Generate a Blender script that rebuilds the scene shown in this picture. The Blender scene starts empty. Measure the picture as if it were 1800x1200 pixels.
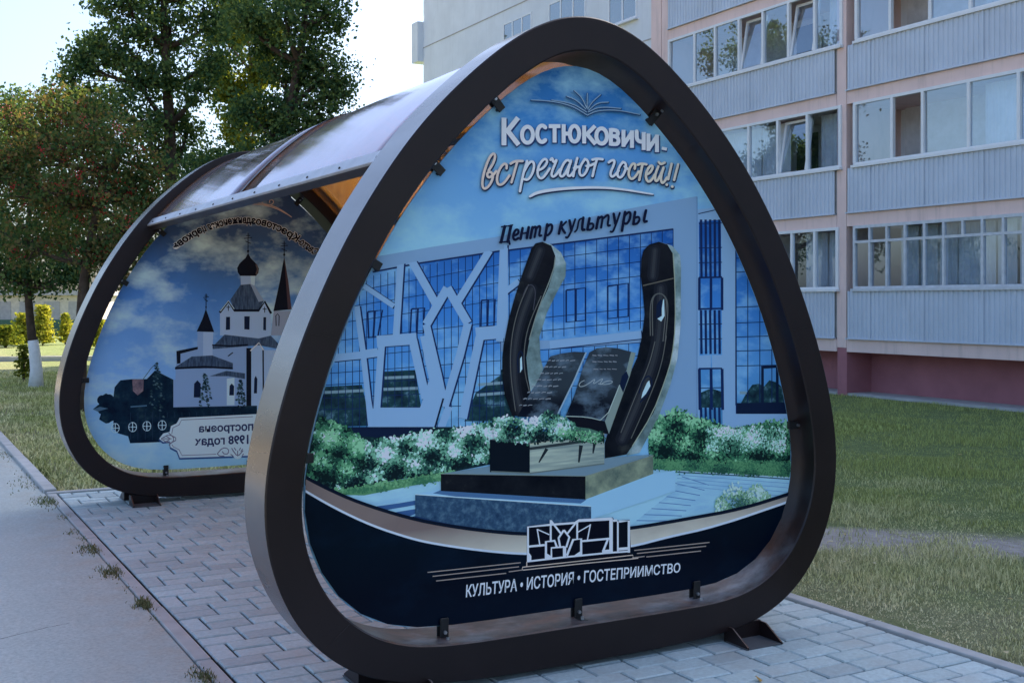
import bpy, bmesh, math, random
import numpy as np
from mathutils import Vector, Matrix, geometry
rnd = random.Random(7)
rng = np.random.default_rng(11)
scene = bpy.context.scene
COL = scene.collection
R = math.radians

# ------------------------------------------------------------------ camera, sky, sun, exposure
CAM = np.array([-2.741, -4.255, 1.6]); YAW = R(28.887); FPX = 2030.0; CXP, HZP = 900.0, 530.0
cd = bpy.data.cameras.new('camera'); cam = bpy.data.objects.new('camera', cd); COL.objects.link(cam)
cam.location = CAM; cam.rotation_euler = (R(90), 0, -YAW)
cd.sensor_width = 36; cd.lens = 36*FPX/1800; cd.shift_y = -(600-HZP)/1800; cd.clip_start = .05; cd.clip_end = 1500
scene.camera = cam
SUN_AZ = math.atan2(.22, .975)          # direction towards the sun in the ground plane, measured from +X
SUN_EL = R(42)
w = bpy.data.worlds.new('World'); scene.world = w; w.use_nodes = True
nt = w.node_tree; nt.nodes.clear()
sk = nt.nodes.new('ShaderNodeTexSky'); sk.sky_type = 'NISHITA'; sk.sun_disc = False
sk.sun_elevation = SUN_EL; sk.sun_rotation = math.pi/2 - SUN_AZ
sk.air_density = 1.0; sk.dust_density = 4.0; sk.ozone_density = 4.0
bg = nt.nodes.new('ShaderNodeBackground'); bg.inputs['Strength'].default_value = .12
wo = nt.nodes.new('ShaderNodeOutputWorld')
nt.links.new(sk.outputs[0], bg.inputs[0]); nt.links.new(bg.outputs[0], wo.inputs[0])
sl = bpy.data.lights.new('sun', 'SUN'); sun = bpy.data.objects.new('sun', sl); COL.objects.link(sun)
sl.energy = 4.0; sl.angle = R(.5); sl.color = (1, .86, .66)
sd = Vector((math.cos(SUN_AZ)*math.cos(SUN_EL), math.sin(SUN_AZ)*math.cos(SUN_EL), math.sin(SUN_EL)))
sun.rotation_euler = sd.to_track_quat('Z', 'Y').to_euler(); sun.location = sd*60
vs = scene.view_settings; vs.view_transform = 'Standard'; vs.look = 'None'; vs.gamma = 1; vs.exposure = 1.72; vs.use_curve_mapping = False

# ------------------------------------------------------------------ measuring helpers (photo point -> point on a known plane)
_W = np.array([math.cos(YAW), math.sin(YAW)])   # camera right / forward expressed through the shelter axes
def ray(px, py):
    a = (px-CXP)/FPX
    return np.array([a*math.cos(YAW)+math.sin(YAW), -a*math.sin(YAW)+math.cos(YAW), -(py-HZP)/FPX])
def onY(px, py, Y):
    r = ray(px, py); return CAM + r*((Y-CAM[1])/r[1])
def onX(px, py, X):
    r = ray(px, py); return CAM + r*((X-CAM[0])/r[0])
def onZ(px, py, Z=0.0):
    r = ray(px, py); return CAM + r*((Z-CAM[2])/r[2])
def atd(px, py, d):                              # at depth d metres in front of the camera
    return CAM + ray(px, py)*d

# ------------------------------------------------------------------ object helpers
def props(o, label=None, cat=None, group=None, kind=None):
    if label: o['label'] = label
    if cat: o['category'] = cat
    if group: o['group'] = group
    if kind: o['kind'] = kind
    return o
def empty(name, loc=(0, 0, 0), label=None, cat=None, group=None):
    o = bpy.data.objects.new(name, None); COL.objects.link(o); o.location = loc; o.empty_display_size = .2
    return props(o, label, cat, group)
class MB:
    def __init__(s): s.v = []; s.f = []; s.m = []; s.mats = []
    def mi(s, m):
        if m not in s.mats: s.mats.append(m)
        return s.mats.index(m)
    def add(s, vs, fs, m):
        b = len(s.v); s.v += [tuple(map(float, p)) for p in vs]; i = s.mi(m)
        for f in fs: s.f.append(tuple(b+k for k in f)); s.m.append(i)
        return s
    def box(s, a, b, m):
        x0, y0, z0 = a; x1, y1, z1 = b
        return s.add([(x0,y0,z0),(x1,y0,z0),(x1,y1,z0),(x0,y1,z0),(x0,y0,z1),(x1,y0,z1),(x1,y1,z1),(x0,y1,z1)],
              [(0,3,2,1),(4,5,6,7),(0,1,5,4),(1,2,6,5),(2,3,7,6),(3,0,4,7)], m)
    def tube(s, pts, rad, m, n=8, cap=True):
        pts = [Vector(p) for p in pts]; rad = rad if hasattr(rad, '__len__') else [rad]*len(pts)
        rings = []; prev = None
        for i, p in enumerate(pts):
            t = (pts[min(i+1, len(pts)-1)]-pts[max(i-1, 0)]); t = t.normalized() if t.length > 1e-9 else Vector((0,0,1))
            a = prev if prev else (Vector((1,0,0)) if abs(t.x) < .9 else Vector((0,1,0)))
            u = (a-t*a.dot(t)).normalized(); prev = u; v_ = t.cross(u)
            rings.append([p+(u*math.cos(k*2*math.pi/n)+v_*math.sin(k*2*math.pi/n))*rad[i] for k in range(n)])
        vs = [p for r in rings for p in r]; fs = []
        for i in range(len(rings)-1):
            for k in range(n): fs.append((i*n+k, i*n+(k+1)%n, (i+1)*n+(k+1)%n, (i+1)*n+k))
        if cap: fs.append(tuple(range(n))[::-1]); fs.append(tuple((len(rings)-1)*n+k for k in range(n)))
        return s.add(vs, fs, m)
    def build(s, name, parent=None, loc=None, smooth=False, **kw):
        me = bpy.data.meshes.new(name); me.from_pydata(s.v, [], s.f)
        for m in s.mats: me.materials.append(m)
        me.polygons.foreach_set('material_index', s.m)
        if smooth: me.polygons.foreach_set('use_smooth', [True]*len(me.polygons))
        me.update()
        o = bpy.data.objects.new(name, me); COL.objects.link(o)
        if parent: o.parent = parent
        if loc is not None: o.location = loc
        return props(o, **kw)
def raw(name, verts, faces, mat, parent=None, smooth=False, **kw):
    me = bpy.data.meshes.new(name); verts = np.asarray(verts, np.float32); faces = np.asarray(faces, np.int32)
    n = faces.shape[1]
    me.vertices.add(len(verts)); me.vertices.foreach_set('co', verts.ravel())
    me.loops.add(faces.size); me.loops.foreach_set('vertex_index', faces.ravel())
    me.polygons.add(len(faces)); me.polygons.foreach_set('loop_start', np.arange(0, faces.size, n, dtype=np.int32))
    me.polygons.foreach_set('loop_total', np.full(len(faces), n, np.int32))
    me.materials.append(mat); me.update(calc_edges=True); me.validate()
    if smooth: me.polygons.foreach_set('use_smooth', np.ones(len(faces), bool))
    o = bpy.data.objects.new(name, me); COL.objects.link(o)
    if parent: o.parent = parent
    return props(o, **kw)
def bevel(o, wd, seg=2):
    md = o.modifiers.new('bevel', 'BEVEL'); md.width = wd; md.segments = seg; md.limit_method = 'ANGLE'; md.angle_limit = R(35); return o

# ------------------------------------------------------------------ materials
def lin(c):
    return tuple((x/255/12.92) if x/255 <= .04045 else ((x/255+.055)/1.055)**2.4 for x in c)
class N:
    def __init__(s, name):
        s.m = bpy.data.materials.new(name); s.m.use_nodes = True; s.t = s.m.node_tree
        s.p = s.t.nodes['Principled BSDF']; s.o = s.t.nodes['Material Output']
    def n(s, typ, **kw):
        x = s.t.nodes.new('ShaderNode'+typ)
        for k, v in kw.items():
            if k in x.inputs: x.inputs[k].default_value = v
            else: setattr(x, k, v)
        return x
    def l(s, a, b): s.t.links.new(a, b); return s
    def pos(s): return s.n('NewGeometry').outputs['Position']
    def obj(s): return s.n('TexCoord').outputs['Object']
    def noise(s, scale, detail=4, rough=.55, vec=None, stretch=None):
        x = s.n('TexNoise', Scale=scale, Detail=detail, Roughness=rough)
        v = vec or s.pos()
        if stretch:
            mp = s.n('Mapping'); mp.inputs['Scale'].default_value = stretch; s.l(v, mp.inputs[0]); v = mp.outputs[0]
        s.l(v, x.inputs['Vector']); return x.outputs['Fac']
    def ramp(s, fac, stops):
        x = s.n('ValToRGB'); e = x.color_ramp.elements
        while len(e) < len(stops): e.new(.5)
        for k, (p, c) in enumerate(stops):
            e[k].position = p; e[k].color = (*c[:3], 1)
        s.l(fac, x.inputs[0]); return x.outputs[0]
    def mix(s, fac, a, b, blend='MIX'):
        x = s.n('MixRGB', blend_type=blend)
        for i, q in ((0, fac), (1, a), (2, b)):
            if hasattr(q, 'is_output') or hasattr(q, 'links'): s.l(q, x.inputs[i])
            elif i == 0: x.inputs[0].default_value = q
            else: x.inputs[i].default_value = (*q[:3], 1)
        return x.outputs[0]
    def math(s, op, a, b=0.0, clamp=False):
        x = s.n('Math', operation=op); x.use_clamp = clamp
        for i, q in ((0, a), (1, b)):
            if hasattr(q, 'links'): s.l(q, x.inputs[i])
            else: x.inputs[i].default_value = q
        return x.outputs[0]
    def col(s, c):
        if hasattr(c, 'links'): s.l(c, s.p.inputs['Base Color'])
        else: s.p.inputs['Base Color'].default_value = (*c[:3], 1)
        return s
    def set(s, rough=.6, spec=.5, metal=0):
        s.p.inputs['Roughness'].default_value = rough; s.p.inputs['Specular IOR Level'].default_value = spec
        s.p.inputs['Metallic'].default_value = metal; return s
    def bump(s, h, strength=.3, dist=.01):
        b = s.n('Bump', Strength=strength, Distance=dist); s.l(h, b.inputs['Height']); s.l(b.outputs[0], s.p.inputs['Normal']); return s
def plain(name, c, rough=.6, spec=.4, var=.12, scale=6, metal=0, bumps=0):
    k = N(name); f = k.noise(scale, 5)
    k.col(k.ramp(f, [(.3, tuple(x*(1-var) for x in c)), (.7, tuple(min(1, x*(1+var)) for x in c))])).set(rough, spec, metal)
    if bumps: k.bump(k.noise(scale*8, 4), bumps, .004)
    return k.m
KTINT = (.385, .455, .64)
PRN = {}
def ink(r, g, b):                                # flat print colour as read off the photograph, undoing the blue light of the shade
    key = (r, g, b)
    if key not in PRN:
        c = inkc(key)
        k = N('print_ink'); k.col(c).set(.3, .1); PRN[key] = k.m
    return PRN[key]
def inkc(c):
    q = lin(c); y_ = .3*q[0]+.55*q[1]+.15*q[2]; q = [(x*.95+y_*.05)*.97 for x in q]
    return tuple(min(.88, x/kk) for x, kk in zip(q, KTINT))
K_FRONT = KTINT

def m_steel():
    k = N('dark_brown_steel')
    f = k.noise(2.2, 5, .6); base = k.ramp(f, [(.3, (.011, .006, .0065)), (.75, (.019, .0105, .0105))])
    geo = k.n('NewGeometry'); sx = k.n('SeparateXYZ'); k.l(geo.outputs['Normal'], sx.inputs[0])
    up = k.math('SUBTRACT', sx.outputs[2], .35, True)
    st = k.noise(6, 6, .7, stretch=(1, 1.6, 1)); low = k.n('SeparateXYZ'); k.l(k.pos(), low.inputs[0])
    nearg = k.math('LESS_THAN', low.outputs[2], .7)
    du = k.math('MULTIPLY', k.math('MULTIPLY', up, k.ramp(st, [(.35, (.2,)*3), (.7, (1,)*3)])), k.math('MULTIPLY', nearg, .95))
    dust = k.ramp(k.noise(5, 4), [(.38, (.30, .13, .08)), (.5, (.28, .19, .17)), (.62, (.42, .40, .41))])
    k.col(k.mix(du, base, dust))
    rg = k.ramp(k.noise(3.3, 5), [(.3, (.30,)*3), (.7, (.42,)*3)]); k.l(rg, k.p.inputs['Roughness'])
    k.p.inputs['Specular IOR Level'].default_value = .32
    k.bump(k.noise(60, 3), .05, .002)
    return k.m
def m_roof():
    k = N('amber_polycarbonate'); t = k.t
    tr = k.n('BsdfTransparent'); tr.inputs[0].default_value = (.94, .56, .17, 1)
    df = k.n('BsdfTranslucent'); df.inputs[0].default_value = (.88, .44, .10, 1)
    m1 = k.n('MixShader', Fac=.16); k.l(tr.outputs[0], m1.inputs[1]); k.l(df.outputs[0], m1.inputs[2])
    gl = k.n('BsdfGlossy', Roughness=.09); gl.inputs[0].default_value = (.80, .78, .86, 1)
    lw = k.n('LayerWeight', Blend=.5); fq = k.math('ADD', k.math('POWER', lw.outputs['Facing'], 2.4), .06, True); b = k.n('Bump', Strength=.04, Distance=.02); k.l(k.noise(1.3, 2), b.inputs['Height']); k.l(b.outputs[0], gl.inputs['Normal'])
    dirt = k.n('BsdfDiffuse'); dirt.inputs[0].default_value = (.45, .42, .44, 1)
    m2 = k.n('MixShader'); k.l(fq, m2.inputs[0]); k.l(m1.outputs[0], m2.inputs[1]); k.l(gl.outputs[0], m2.inputs[2])
    m3 = k.n('MixShader'); k.l(k.ramp(k.noise(3, 6, .65), [(.35, (.05,)*3), (.75, (.18,)*3)]), m3.inputs[0]); k.l(m2.outputs[0], m3.inputs[1]); k.l(dirt.outputs[0], m3.inputs[2])
    k.l(m3.outputs[0], k.o.inputs[0]); return k.m
def m_glass(tint=(.78, .88, 1.0), refl=.26, name='window_glass'):
    k = N(name)
    tr = k.n('BsdfTransparent'); tr.inputs[0].default_value = (*tint, 1)
    gl = k.n('BsdfGlossy', Roughness=.015); gl.inputs[0].default_value = (.84, .93, 1, 1)
    b = k.n('Bump', Strength=.03, Distance=.03); k.l(k.noise(1.1, 2), b.inputs['Height']); k.l(b.outputs[0], gl.inputs['Normal'])
    lw = k.n('LayerWeight', Blend=.5); fa = k.math('ADD', k.math('POWER', lw.outputs['Facing'], 4.0), refl, True)
    m = k.n('MixShader'); k.l(fa, m.inputs[0]); k.l(tr.outputs[0], m.inputs[1]); k.l(gl.outputs[0], m.inputs[2])
    k.l(m.outputs[0], k.o.inputs[0]); return k.m
def m_leaf(name, cols, trans=.35):
    k = N(name); geo = k.n('NewGeometry'); rp = geo.outputs['Random Per Island']
    f = k.math('ADD', k.math('MULTIPLY', rp, .6), k.math('MULTIPLY', k.noise(.9, 2), .5))
    c = k.ramp(f, [(.25+.5*i/(len(cols)-1), q) for i, q in enumerate(cols)])
    d = k.n('BsdfDiffuse'); k.l(c, d.inputs[0]); tl = k.n('BsdfTranslucent')
    k.l(k.mix(1, c, (1.25, 1.2, .6), 'MULTIPLY'), tl.inputs[0])
    m = k.n('MixShader', Fac=trans); k.l(d.outputs[0], m.inputs[1]); k.l(tl.outputs[0], m.inputs[2])
    k.l(m.outputs[0], k.o.inputs[0]); return k.m
def m_rim():  # paler and more metallic than the faces: sky sheen put into the rim's tone
    k = N('satin_brown_rim_sky_sheen'); f = k.noise(1.6, 5, .6, stretch=(1, .2, 1))
    k.col(k.ramp(f, [(.3, (.15, .13, .125)), (.7, (.23, .205, .20))])).set(.3, .5, .8)
    rg = k.ramp(k.noise(2.5, 5, stretch=(1, .25, 1)), [(.3, (.16,)*3), (.7, (.32,)*3)]); k.l(rg, k.p.inputs['Roughness']); k.bump(k.noise(1.4, 1), .06, .02); return k.m
M_RIM = m_rim(); M_STEEL = m_steel(); M_ROOF = m_roof(); M_GLASS = m_glass()
M_BLACK = plain('black_bracket_paint', (.012, .012, .013), .45, .4)
M_BOLT = plain('zinc_bolt', (.45, .46, .48), .35, .5, metal=.9)
M_ALU = plain('brushed_aluminium_angle', (.46, .46, .49), .4, .5, .12, 9, metal=.5)
M_PINK = plain('peach_painted_concrete', (.80, .60, .55), .85, .2, .10, 3, bumps=.25)
M_MAROON = plain('maroon_plinth_paint', (.36, .145, .165), .75, .25, .12, 2, bumps=.2)
M_WALL = plain('pale_panel_wall', (.62, .65, .68), .9, .15, .05, 1.1, bumps=.25)
M_SIDE = plain('grey_blue_ribbed_sheet', (.54, .60, .69), .42, .45, .05, 1.5)
M_PVC = plain('white_plastic_window_frame', (.74, .75, .76), .35, .4, .03)
def stained(name, c, rough, spec, amt, tint):
    k = N(name); f = k.noise(1.5, 5); b = k.ramp(f, [(.3, tuple(x*.93 for x in c)), (.7, tuple(min(1, x*1.05) for x in c))])
    st = k.ramp(k.noise(3.2, 5, .65, stretch=(1, 3.2, .28)), [(.52, (0,)*3), (.74, (amt,)*3)])
    k.col(k.mix(st, b, tint)).set(rough, spec).bump(k.noise(25, 3), .12, .004); return k.m
M_SIDE = stained('grey_blue_ribbed_sheet', (.54, .60, .69), .42, .45, .32, (.40, .43, .48))
M_PINK = stained('peach_painted_concrete', (.80, .60, .55), .85, .2, .5, (.52, .40, .37))
M_WALL = stained('pale_panel_wall', (.72, .75, .78), .9, .15, .30, (.58, .60, .63))
M_OLDW = plain('old_painted_wood_frame', (.55, .57, .60), .6, .3, .12, 8)
M_DARKIN = plain('interior_wall', (.62, .63, .64), .9, .1)
M_CURT = plain('curtain_cloth', (.70, .70, .68), .9, .1, .1, 4)
M_CONC = plain('grey_concrete', (.42, .41, .40), .9, .2, .15, 5, bumps=.3)
M_BARK = plain('rough_bark', (.075, .055, .042), .95, .1, .35, 9, bumps=.8)
M_LIME = plain('whitewash', (.72, .72, .70), .9, .1, .1, 12, bumps=.5)

# ------------------------------------------------------------------ ground, path, pavement
PX0, PX1, PY0, PY1 = -1.405, 1.565, -2.1, 6.0
def m_lawn():
    k = N('lawn_soil_and_turf'); sp = k.n('SeparateXYZ'); k.l(k.pos(), sp.inputs[0])
    f = k.noise(1.3, 6, .65); g = k.noise(14, 5, .7)
    green = k.ramp(g, [(.3, (.11, .14, .055)), (.6, (.19, .23, .09)), (.8, (.26, .28, .13))])
    dry = k.ramp(g, [(.3, (.20, .17, .115)), (.7, (.38, .33, .22))])
    # a worn foot track crosses the lawn beside the shelter, turf is dry near the pavement
    d = k.math('ABSOLUTE', k.math('ADD', k.math('ADD', k.math('MULTIPLY', sp.outputs[0], .62), k.math('MULTIPLY', sp.outputs[1], .78)), -3.12))
    trk = k.math('MULTIPLY', k.math('SUBTRACT', .78, k.math('ADD', d, k.math('MULTIPLY', f, .55)), True), 3.0, True)
    trk = k.math('MULTIPLY', trk, k.math('MULTIPLY', k.math('SUBTRACT', 4.5, sp.outputs[0], True), 1.2, True))
    dm = k.math('SUBTRACT', k.math('ADD', k.math('MULTIPLY', f, 1.4), k.math('MULTIPLY', sp.outputs[0], -.16)), k.math('MULTIPLY', k.math('LESS_THAN', 5.5, sp.outputs[1]), .35), True)
    c = k.mix(dm, green, dry)
    soil = k.ramp(g, [(.3, (.30, .26, .23)), (.7, (.48, .43, .39))])
    c = k.mix(k.math('MULTIPLY', trk, 1.6, True), c, soil)
    k.col(c).set(.95, .1).bump(k.noise(30, 6, .75), .8, .03); return k.m
def m_path():
    k = N('worn_concrete_path'); sp = k.n('SeparateXYZ'); k.l(k.pos(), sp.inputs[0])
    g = k.noise(48, 8, .85); f = k.noise(1.6, 6, .65)
    a = k.ramp(g, [(.25, (.22, .24, .235)), (.5, (.44, .475, .455)), (.75, (.64, .67, .63))])
    a = k.mix(k.ramp(f, [(.35, (.0,)*3), (.7, (.5,)*3)]), a, (.36, .385, .37))
    # sandy dirt gathers along the pavement edge
    e = k.math('MULTIPLY', k.math('ADD', sp.outputs[0], 2.15), 1.35, True)
    e = k.math('MULTIPLY', k.math('POWER', e, 1.6), k.ramp(k.noise(4.5, 6, .7), [(.4, (0,)*3), (.62, (1,)*3)]))
    a = k.mix(k.math('MULTIPLY', e, .75), a, k.ramp(g, [(.3, (.32, .27, .21)), (.7, (.52, .45, .37))]))
    p0, p1 = onZ(-30, 1127), onZ(122, 1092); sl_ = (p1[1]-p0[1])/(p1[0]-p0[0])
    e2 = k.math('SUBTRACT', k.math('SUBTRACT', sp.outputs[1], k.math('MULTIPLY', k.math('SUBTRACT', sp.outputs[0], float(p0[0])), float(sl_))), float(p0[1]))
    e2 = k.math('ABSOLUTE', k.math('ADD', e2, k.math('MULTIPLY', k.math('SUBTRACT', k.noise(7, 4), .5), .07)))
    cr = k.math('MULTIPLY', k.math('LESS_THAN', e2, .0035), k.math('LESS_THAN', sp.outputs[0], float(p1[0])))
    a = k.mix(k.math('MULTIPLY', cr, .8), a, (.05, .048, .045))
    k.col(a).set(.92, .2).bump(k.math('SUBTRACT', g, k.math('MULTIPLY', cr, 1.0)), .45, .012); return k.m
M_LAWN = m_lawn()
mb = MB()
xs = [-260, -60, -12, 4, 14, 40, 260]; ys = [-200, -30, -4, 10, 30, 60, 300]
for i in range(6):
    for j in range(6):
        mb.add([(xs[i],ys[j],-.03),(xs[i+1],ys[j],-.03),(xs[i+1],ys[j+1],-.03),(xs[i],ys[j+1],-.03)], [(0,1,2,3)], M_LAWN)
mb.build('lawn_ground', kind='structure')
mb = MB(); mb.box((-5.2, -30, -.2), (-1.50, 60, -.004), m_path()); mb.build('footpath', kind='structure')
# pavers: courses of two bricks stacked, every other course starts with a half block
M_BED = plain('sand_joint', (.045, .042, .038), .95, .1, .2, 20)
def m_paver(tone, i):
    k = N('grey_paver'); g = k.noise(40, 6, .7); f = k.noise(2.1, 5, .6)
    info = k.n('ObjectInfo').outputs['Random']
    c = k.ramp(g, [(.3, tuple(x*.78 for x in tone)), (.7, tuple(x*1.12 for x in tone))])
    c = k.mix(k.ramp(f, [(.52, (0,)*3), (.72, (.6,)*3)]), c, (.40, .38, .35))
    c = k.mix(k.math('MULTIPLY', info, .22), c, (.36, .36, .37))
    k.col(c).set(.8, .3).bump(g, .35, .004); return k.m
PM = [m_paver(t, i) for i, t in enumerate([(.46, .545, .55), (.51, .595, .60), (.41, .475, .48)])]
pave = MB().box((PX0, PY0, -.16), (PX1, PY1, -.012), M_BED).build('pavement', kind='structure')
BL, BW, GAP = .212, .125, .010
def brick_mesh(lx, ly, m):
    z0, z1, c = -.03, .0, .006
    x, y = lx/2-GAP/2, ly/2-GAP/2
    vs = []
    for zz, q in ((z0, 0), (z1-c, 0), (z1, c)):
        vs += [(-x+q,-y+q,zz),(x-q,-y+q,zz),(x-q,y-q,zz),(-x+q,y-q,zz)]
    fs = [(8,9,10,11)]
    for a in (0, 4):
        fs += [(a+k, a+(k+1)%4, a+4+(k+1)%4, a+4+k) for k in range(4)]
    me = bpy.data.meshes.new('paver'); me.from_pydata(vs, [], fs); me.materials.append(m); me.update(); return me
bricks = []                                       # (x, y, lx, ly)
j = 0; y = PY0
while y < PY1-.01:
    h = min(2*BW, PY1-y)
    x = PX0
    if j % 2 == 0:
        wd = BL/2; bricks.append((x+wd/2, y+h/2, wd, h)); x += wd
    while x < PX1-.01:
        wd = min(BL, PX1-x)
        if PX1-(x+wd) < .05: wd = PX1-x
        if h < 2*BW-.01: bricks.append((x+wd/2, y+h/2, wd, h))
        else: bricks.append((x+wd/2, y+BW/2, wd, BW)); bricks.append((x+wd/2, y+1.5*BW, wd, BW))
        x += wd
    y += 2*BW; j += 1
def seen(b):
    dx, dy = b[0]-CAM[0], b[1]-CAM[1]; dep = dx*math.sin(YAW)+dy*math.cos(YAW); lat = dx*math.cos(YAW)-dy*math.sin(YAW)
    if dep < .3: return 0
    px = CXP+FPX*lat/dep; py = HZP+FPX*1.6/dep
    if not (0 < px < 1800 and py < 1200): return 0
    if 560 < px < 1330 and 1100 > py > 870 and px > 430: return .0001/dep     # behind the printed panel
    return 1/dep**2
bricks.sort(key=seen, reverse=True)
cache = {}; rest = MB()
for i, b in enumerate(bricks):
    m = PM[rnd.choice((0, 0, 0, 1, 1, 2))]; dz = rnd.uniform(-.003, .002); ang = rnd.uniform(-.008, .008)
    if i < 300:
        key = (round(b[2], 3), round(b[3], 3), m.name)
        if key not in cache: cache[key] = brick_mesh(b[2], b[3], m)
        o = bpy.data.objects.new('paver', cache[key]); COL.objects.link(o); o.parent = pave
        o.location = (b[0], b[1], dz); o.rotation_euler = (rnd.uniform(-.006, .006), rnd.uniform(-.006, .006), ang)
    else:
        x, y = b[2]/2-GAP/2, b[3]/2-GAP/2; c = .006
        vs = []
        for zz, q in ((-.03, 0), (-c, 0), (0, c)):
            vs += [(b[0]+sx*(x-q), b[1]+sy*(y-q), zz+dz) for sx, sy in ((-1,-1),(1,-1),(1,1),(-1,1))]
        fs = [(8,9,10,11)]
        for a in (0, 4): fs += [(a+k, a+(k+1)%4, a+4+(k+1)%4, a+4+k) for k in range(4)]
        rest.add(vs, fs, m)
rest.build('far_pavers', parent=pave, kind='stuff')
def kerb(x0, x1, y0, y1, n, along='Y', ztop=.012):
    for i in range(n):
        mb = MB()
        if along == 'Y':
            a = y0+(y1-y0)*i/n; b = y0+(y1-y0)*(i+1)/n
            mb.box((x0, a+.004, -.15), (x1, b-.004, ztop+rnd.uniform(-.004, .003)), M_CONC)
        else:
            a = x0+(x1-x0)*i/n; b = x0+(x1-x0)*(i+1)/n
            mb.box((a+.004, y0, -.15), (b-.004, y1, ztop+rnd.uniform(-.003, .003)), M_CONC)
        bevel(mb.build('kerb_stone', parent=pave), .008)
kerb(PX1+.008, PX1+.085, PY0, PY1, 8)
kerb(PX0-.085, PX0-.012, PY0, PY1, 8, ztop=.004)
kerb(PX0-.085, PX1+.085, PY1+.008, PY1+.08, 3, 'X')
kerb(-1.50, -1.40, PY1+.1, 22, 14, ztop=.03)

# ------------------------------------------------------------------ shelter
OUT = [(0,.028),(.215,.028),(.444,.029),(.7,.038),(.838,.053),(.977,.086),(1.111,.139),(1.225,.222),(1.318,.327),(1.387,.449),(1.436,.581),(1.462,.717),(1.465,.857),(1.448,.995),(1.417,1.126),(1.382,1.25),(1.344,1.368),(1.301,1.479),(1.256,1.586),(1.209,1.69),(1.16,1.791),(1.106,1.889),(1.049,1.984),(.988,2.079),(.923,2.174),(.853,2.267),(.776,2.358),(.691,2.447),(.599,2.535),(.5,2.623),(.391,2.708),(.272,2.785),(.14,2.843),(0,2.866)]
INN = [(0,.195),(.186,.195),(.384,.195),(.609,.195),(.737,.198),(.872,.214),(.996,.254),(1.104,.324),(1.191,.416),(1.257,.524),(1.3,.644),(1.320,.769),(1.314,.897),(1.291,1.022),(1.262,1.14),(1.230,1.25),(1.195,1.355),(1.157,1.454),(1.118,1.55),(1.076,1.642),(1.031,1.73),(.983,1.817),(.933,1.903),(.879,1.988),(.819,2.07),(.756,2.151),(.688,2.233),(.614,2.314),(.533,2.394),(.445,2.474),(.35,2.554),(.244,2.632),(.127,2.694),(0,2.716)]
def smooth_closed(half, n=240, it=2):
    p = np.array(half); q = np.vstack([p, (p[1:-1]*[-1, 1])[::-1]])
    for _ in range(it): q = .25*np.roll(q, 1, 0)+.5*q+.25*np.roll(q, -1, 0)
    m = len(q); t = np.arange(n)*m/n; i = np.floor(t).astype(int); f = (t-i)[:, None]
    a, b, c, d = (q[(i+k) % m] for k in (-1, 0, 1, 2))
    return .5*(2*b+(c-a)*f+(2*a-5*b+4*c-d)*f**2+(3*b-a-3*c+d)*f**3)
def match(o, i_):                                 # inner point for every outer point along the same direction from the middle
    cen = np.array([0, 1.25]); ai = np.arctan2(*(i_-cen).T[::-1]); ri = np.hypot(*(i_-cen).T); s = np.argsort(ai)
    ao = np.arctan2(*(o-cen).T[::-1]); r = np.interp(ao, ai[s], ri[s], period=2*np.pi)
    return cen+np.c_[np.cos(ao), np.sin(ao)]*r[:, None]
SO = smooth_closed(OUT); SI = match(SO, smooth_closed(INN, 720))
def offset_curve(c, d):
    t = np.roll(c, -1, 0)-np.roll(c, 1, 0); t /= np.hypot(*t.T)[:, None]; nrm = np.c_[t[:, 1], -t[:, 0]]
    return c-nrm*d                                # counter-clockwise curve: outward normal is (ty,-tx)
L, TD = 5.15, .28
shelter = empty('bus_shelter', (0, 0, 0), 'bus shelter of dark rounded triangular frames with printed panels and amber roof', 'bus shelter')
def frame(name, y0, sx):
    o = SO*[sx, 1]; i_ = SI*[sx, 1]; e = .006
    oi = offset_curve(o, e); ii = offset_curve(i_, -e); n = len(o)
    rings = [(o, y0+e), (oi, y0), (ii, y0), (i_, y0+e), (i_, y0+TD-e), (ii, y0+TD), (oi, y0+TD), (o, y0+TD-e)]
    vs = np.vstack([np.c_[c[:, 0], np.full(n, y), c[:, 1]] for c, y in rings]); fs = []
    for k in range(8):
        a, b = k*n, ((k+1) % 8)*n
        fs += [(a+q, b+q, b+(q+1) % n, a+(q+1) % n) for q in range(n)]
    ob = raw(name, vs, fs, M_STEEL, shelter, smooth=False); ob.data.materials.append(M_RIM)
    mi = np.zeros(len(fs), np.int32); mi[7*n:8*n] = 1; ob.data.polygons.foreach_set('material_index', mi)
    return ob
fr1 = frame('front_frame', 0, 1.0); fr2 = frame('back_frame', L, 1.035)
for f_ in (fr1, fr2):
    me = f_.data; n = len(SO)
    me.polygons.foreach_set('use_smooth', [True]*len(me.polygons))
    me.set_sharp_from_angle(angle=R(28))
fr1['label'] = 'near frame, dusty along its lower inner edge'; fr2['label'] = 'far frame behind the church panel'
for yb, fo in ((0, fr1), (L, fr2)):
    for k_i in (-26, 26, 62, -62):
        a_, b_ = SO[k_i % len(SO)], SI[k_i % len(SO)]; d_ = (b_-a_)/np.hypot(*(b_-a_)); t_ = np.array([-d_[1], d_[0]])*.0022; a_ = a_+d_*.012; b_ = b_-d_*.012
        MB().add([(*(q[:1]), yb-.0012, q[1]) for q in (a_-t_, b_-t_, b_+t_, a_+t_)]+[(q[0], yb+.002, q[1]) for q in (a_-t_, b_-t_, b_+t_, a_+t_)], [(0,1,2,3),(0,4,5,1),(1,5,6,2),(2,6,7,3),(3,7,4,0)], M_STEEL).build('weld_seam', fo)
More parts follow.
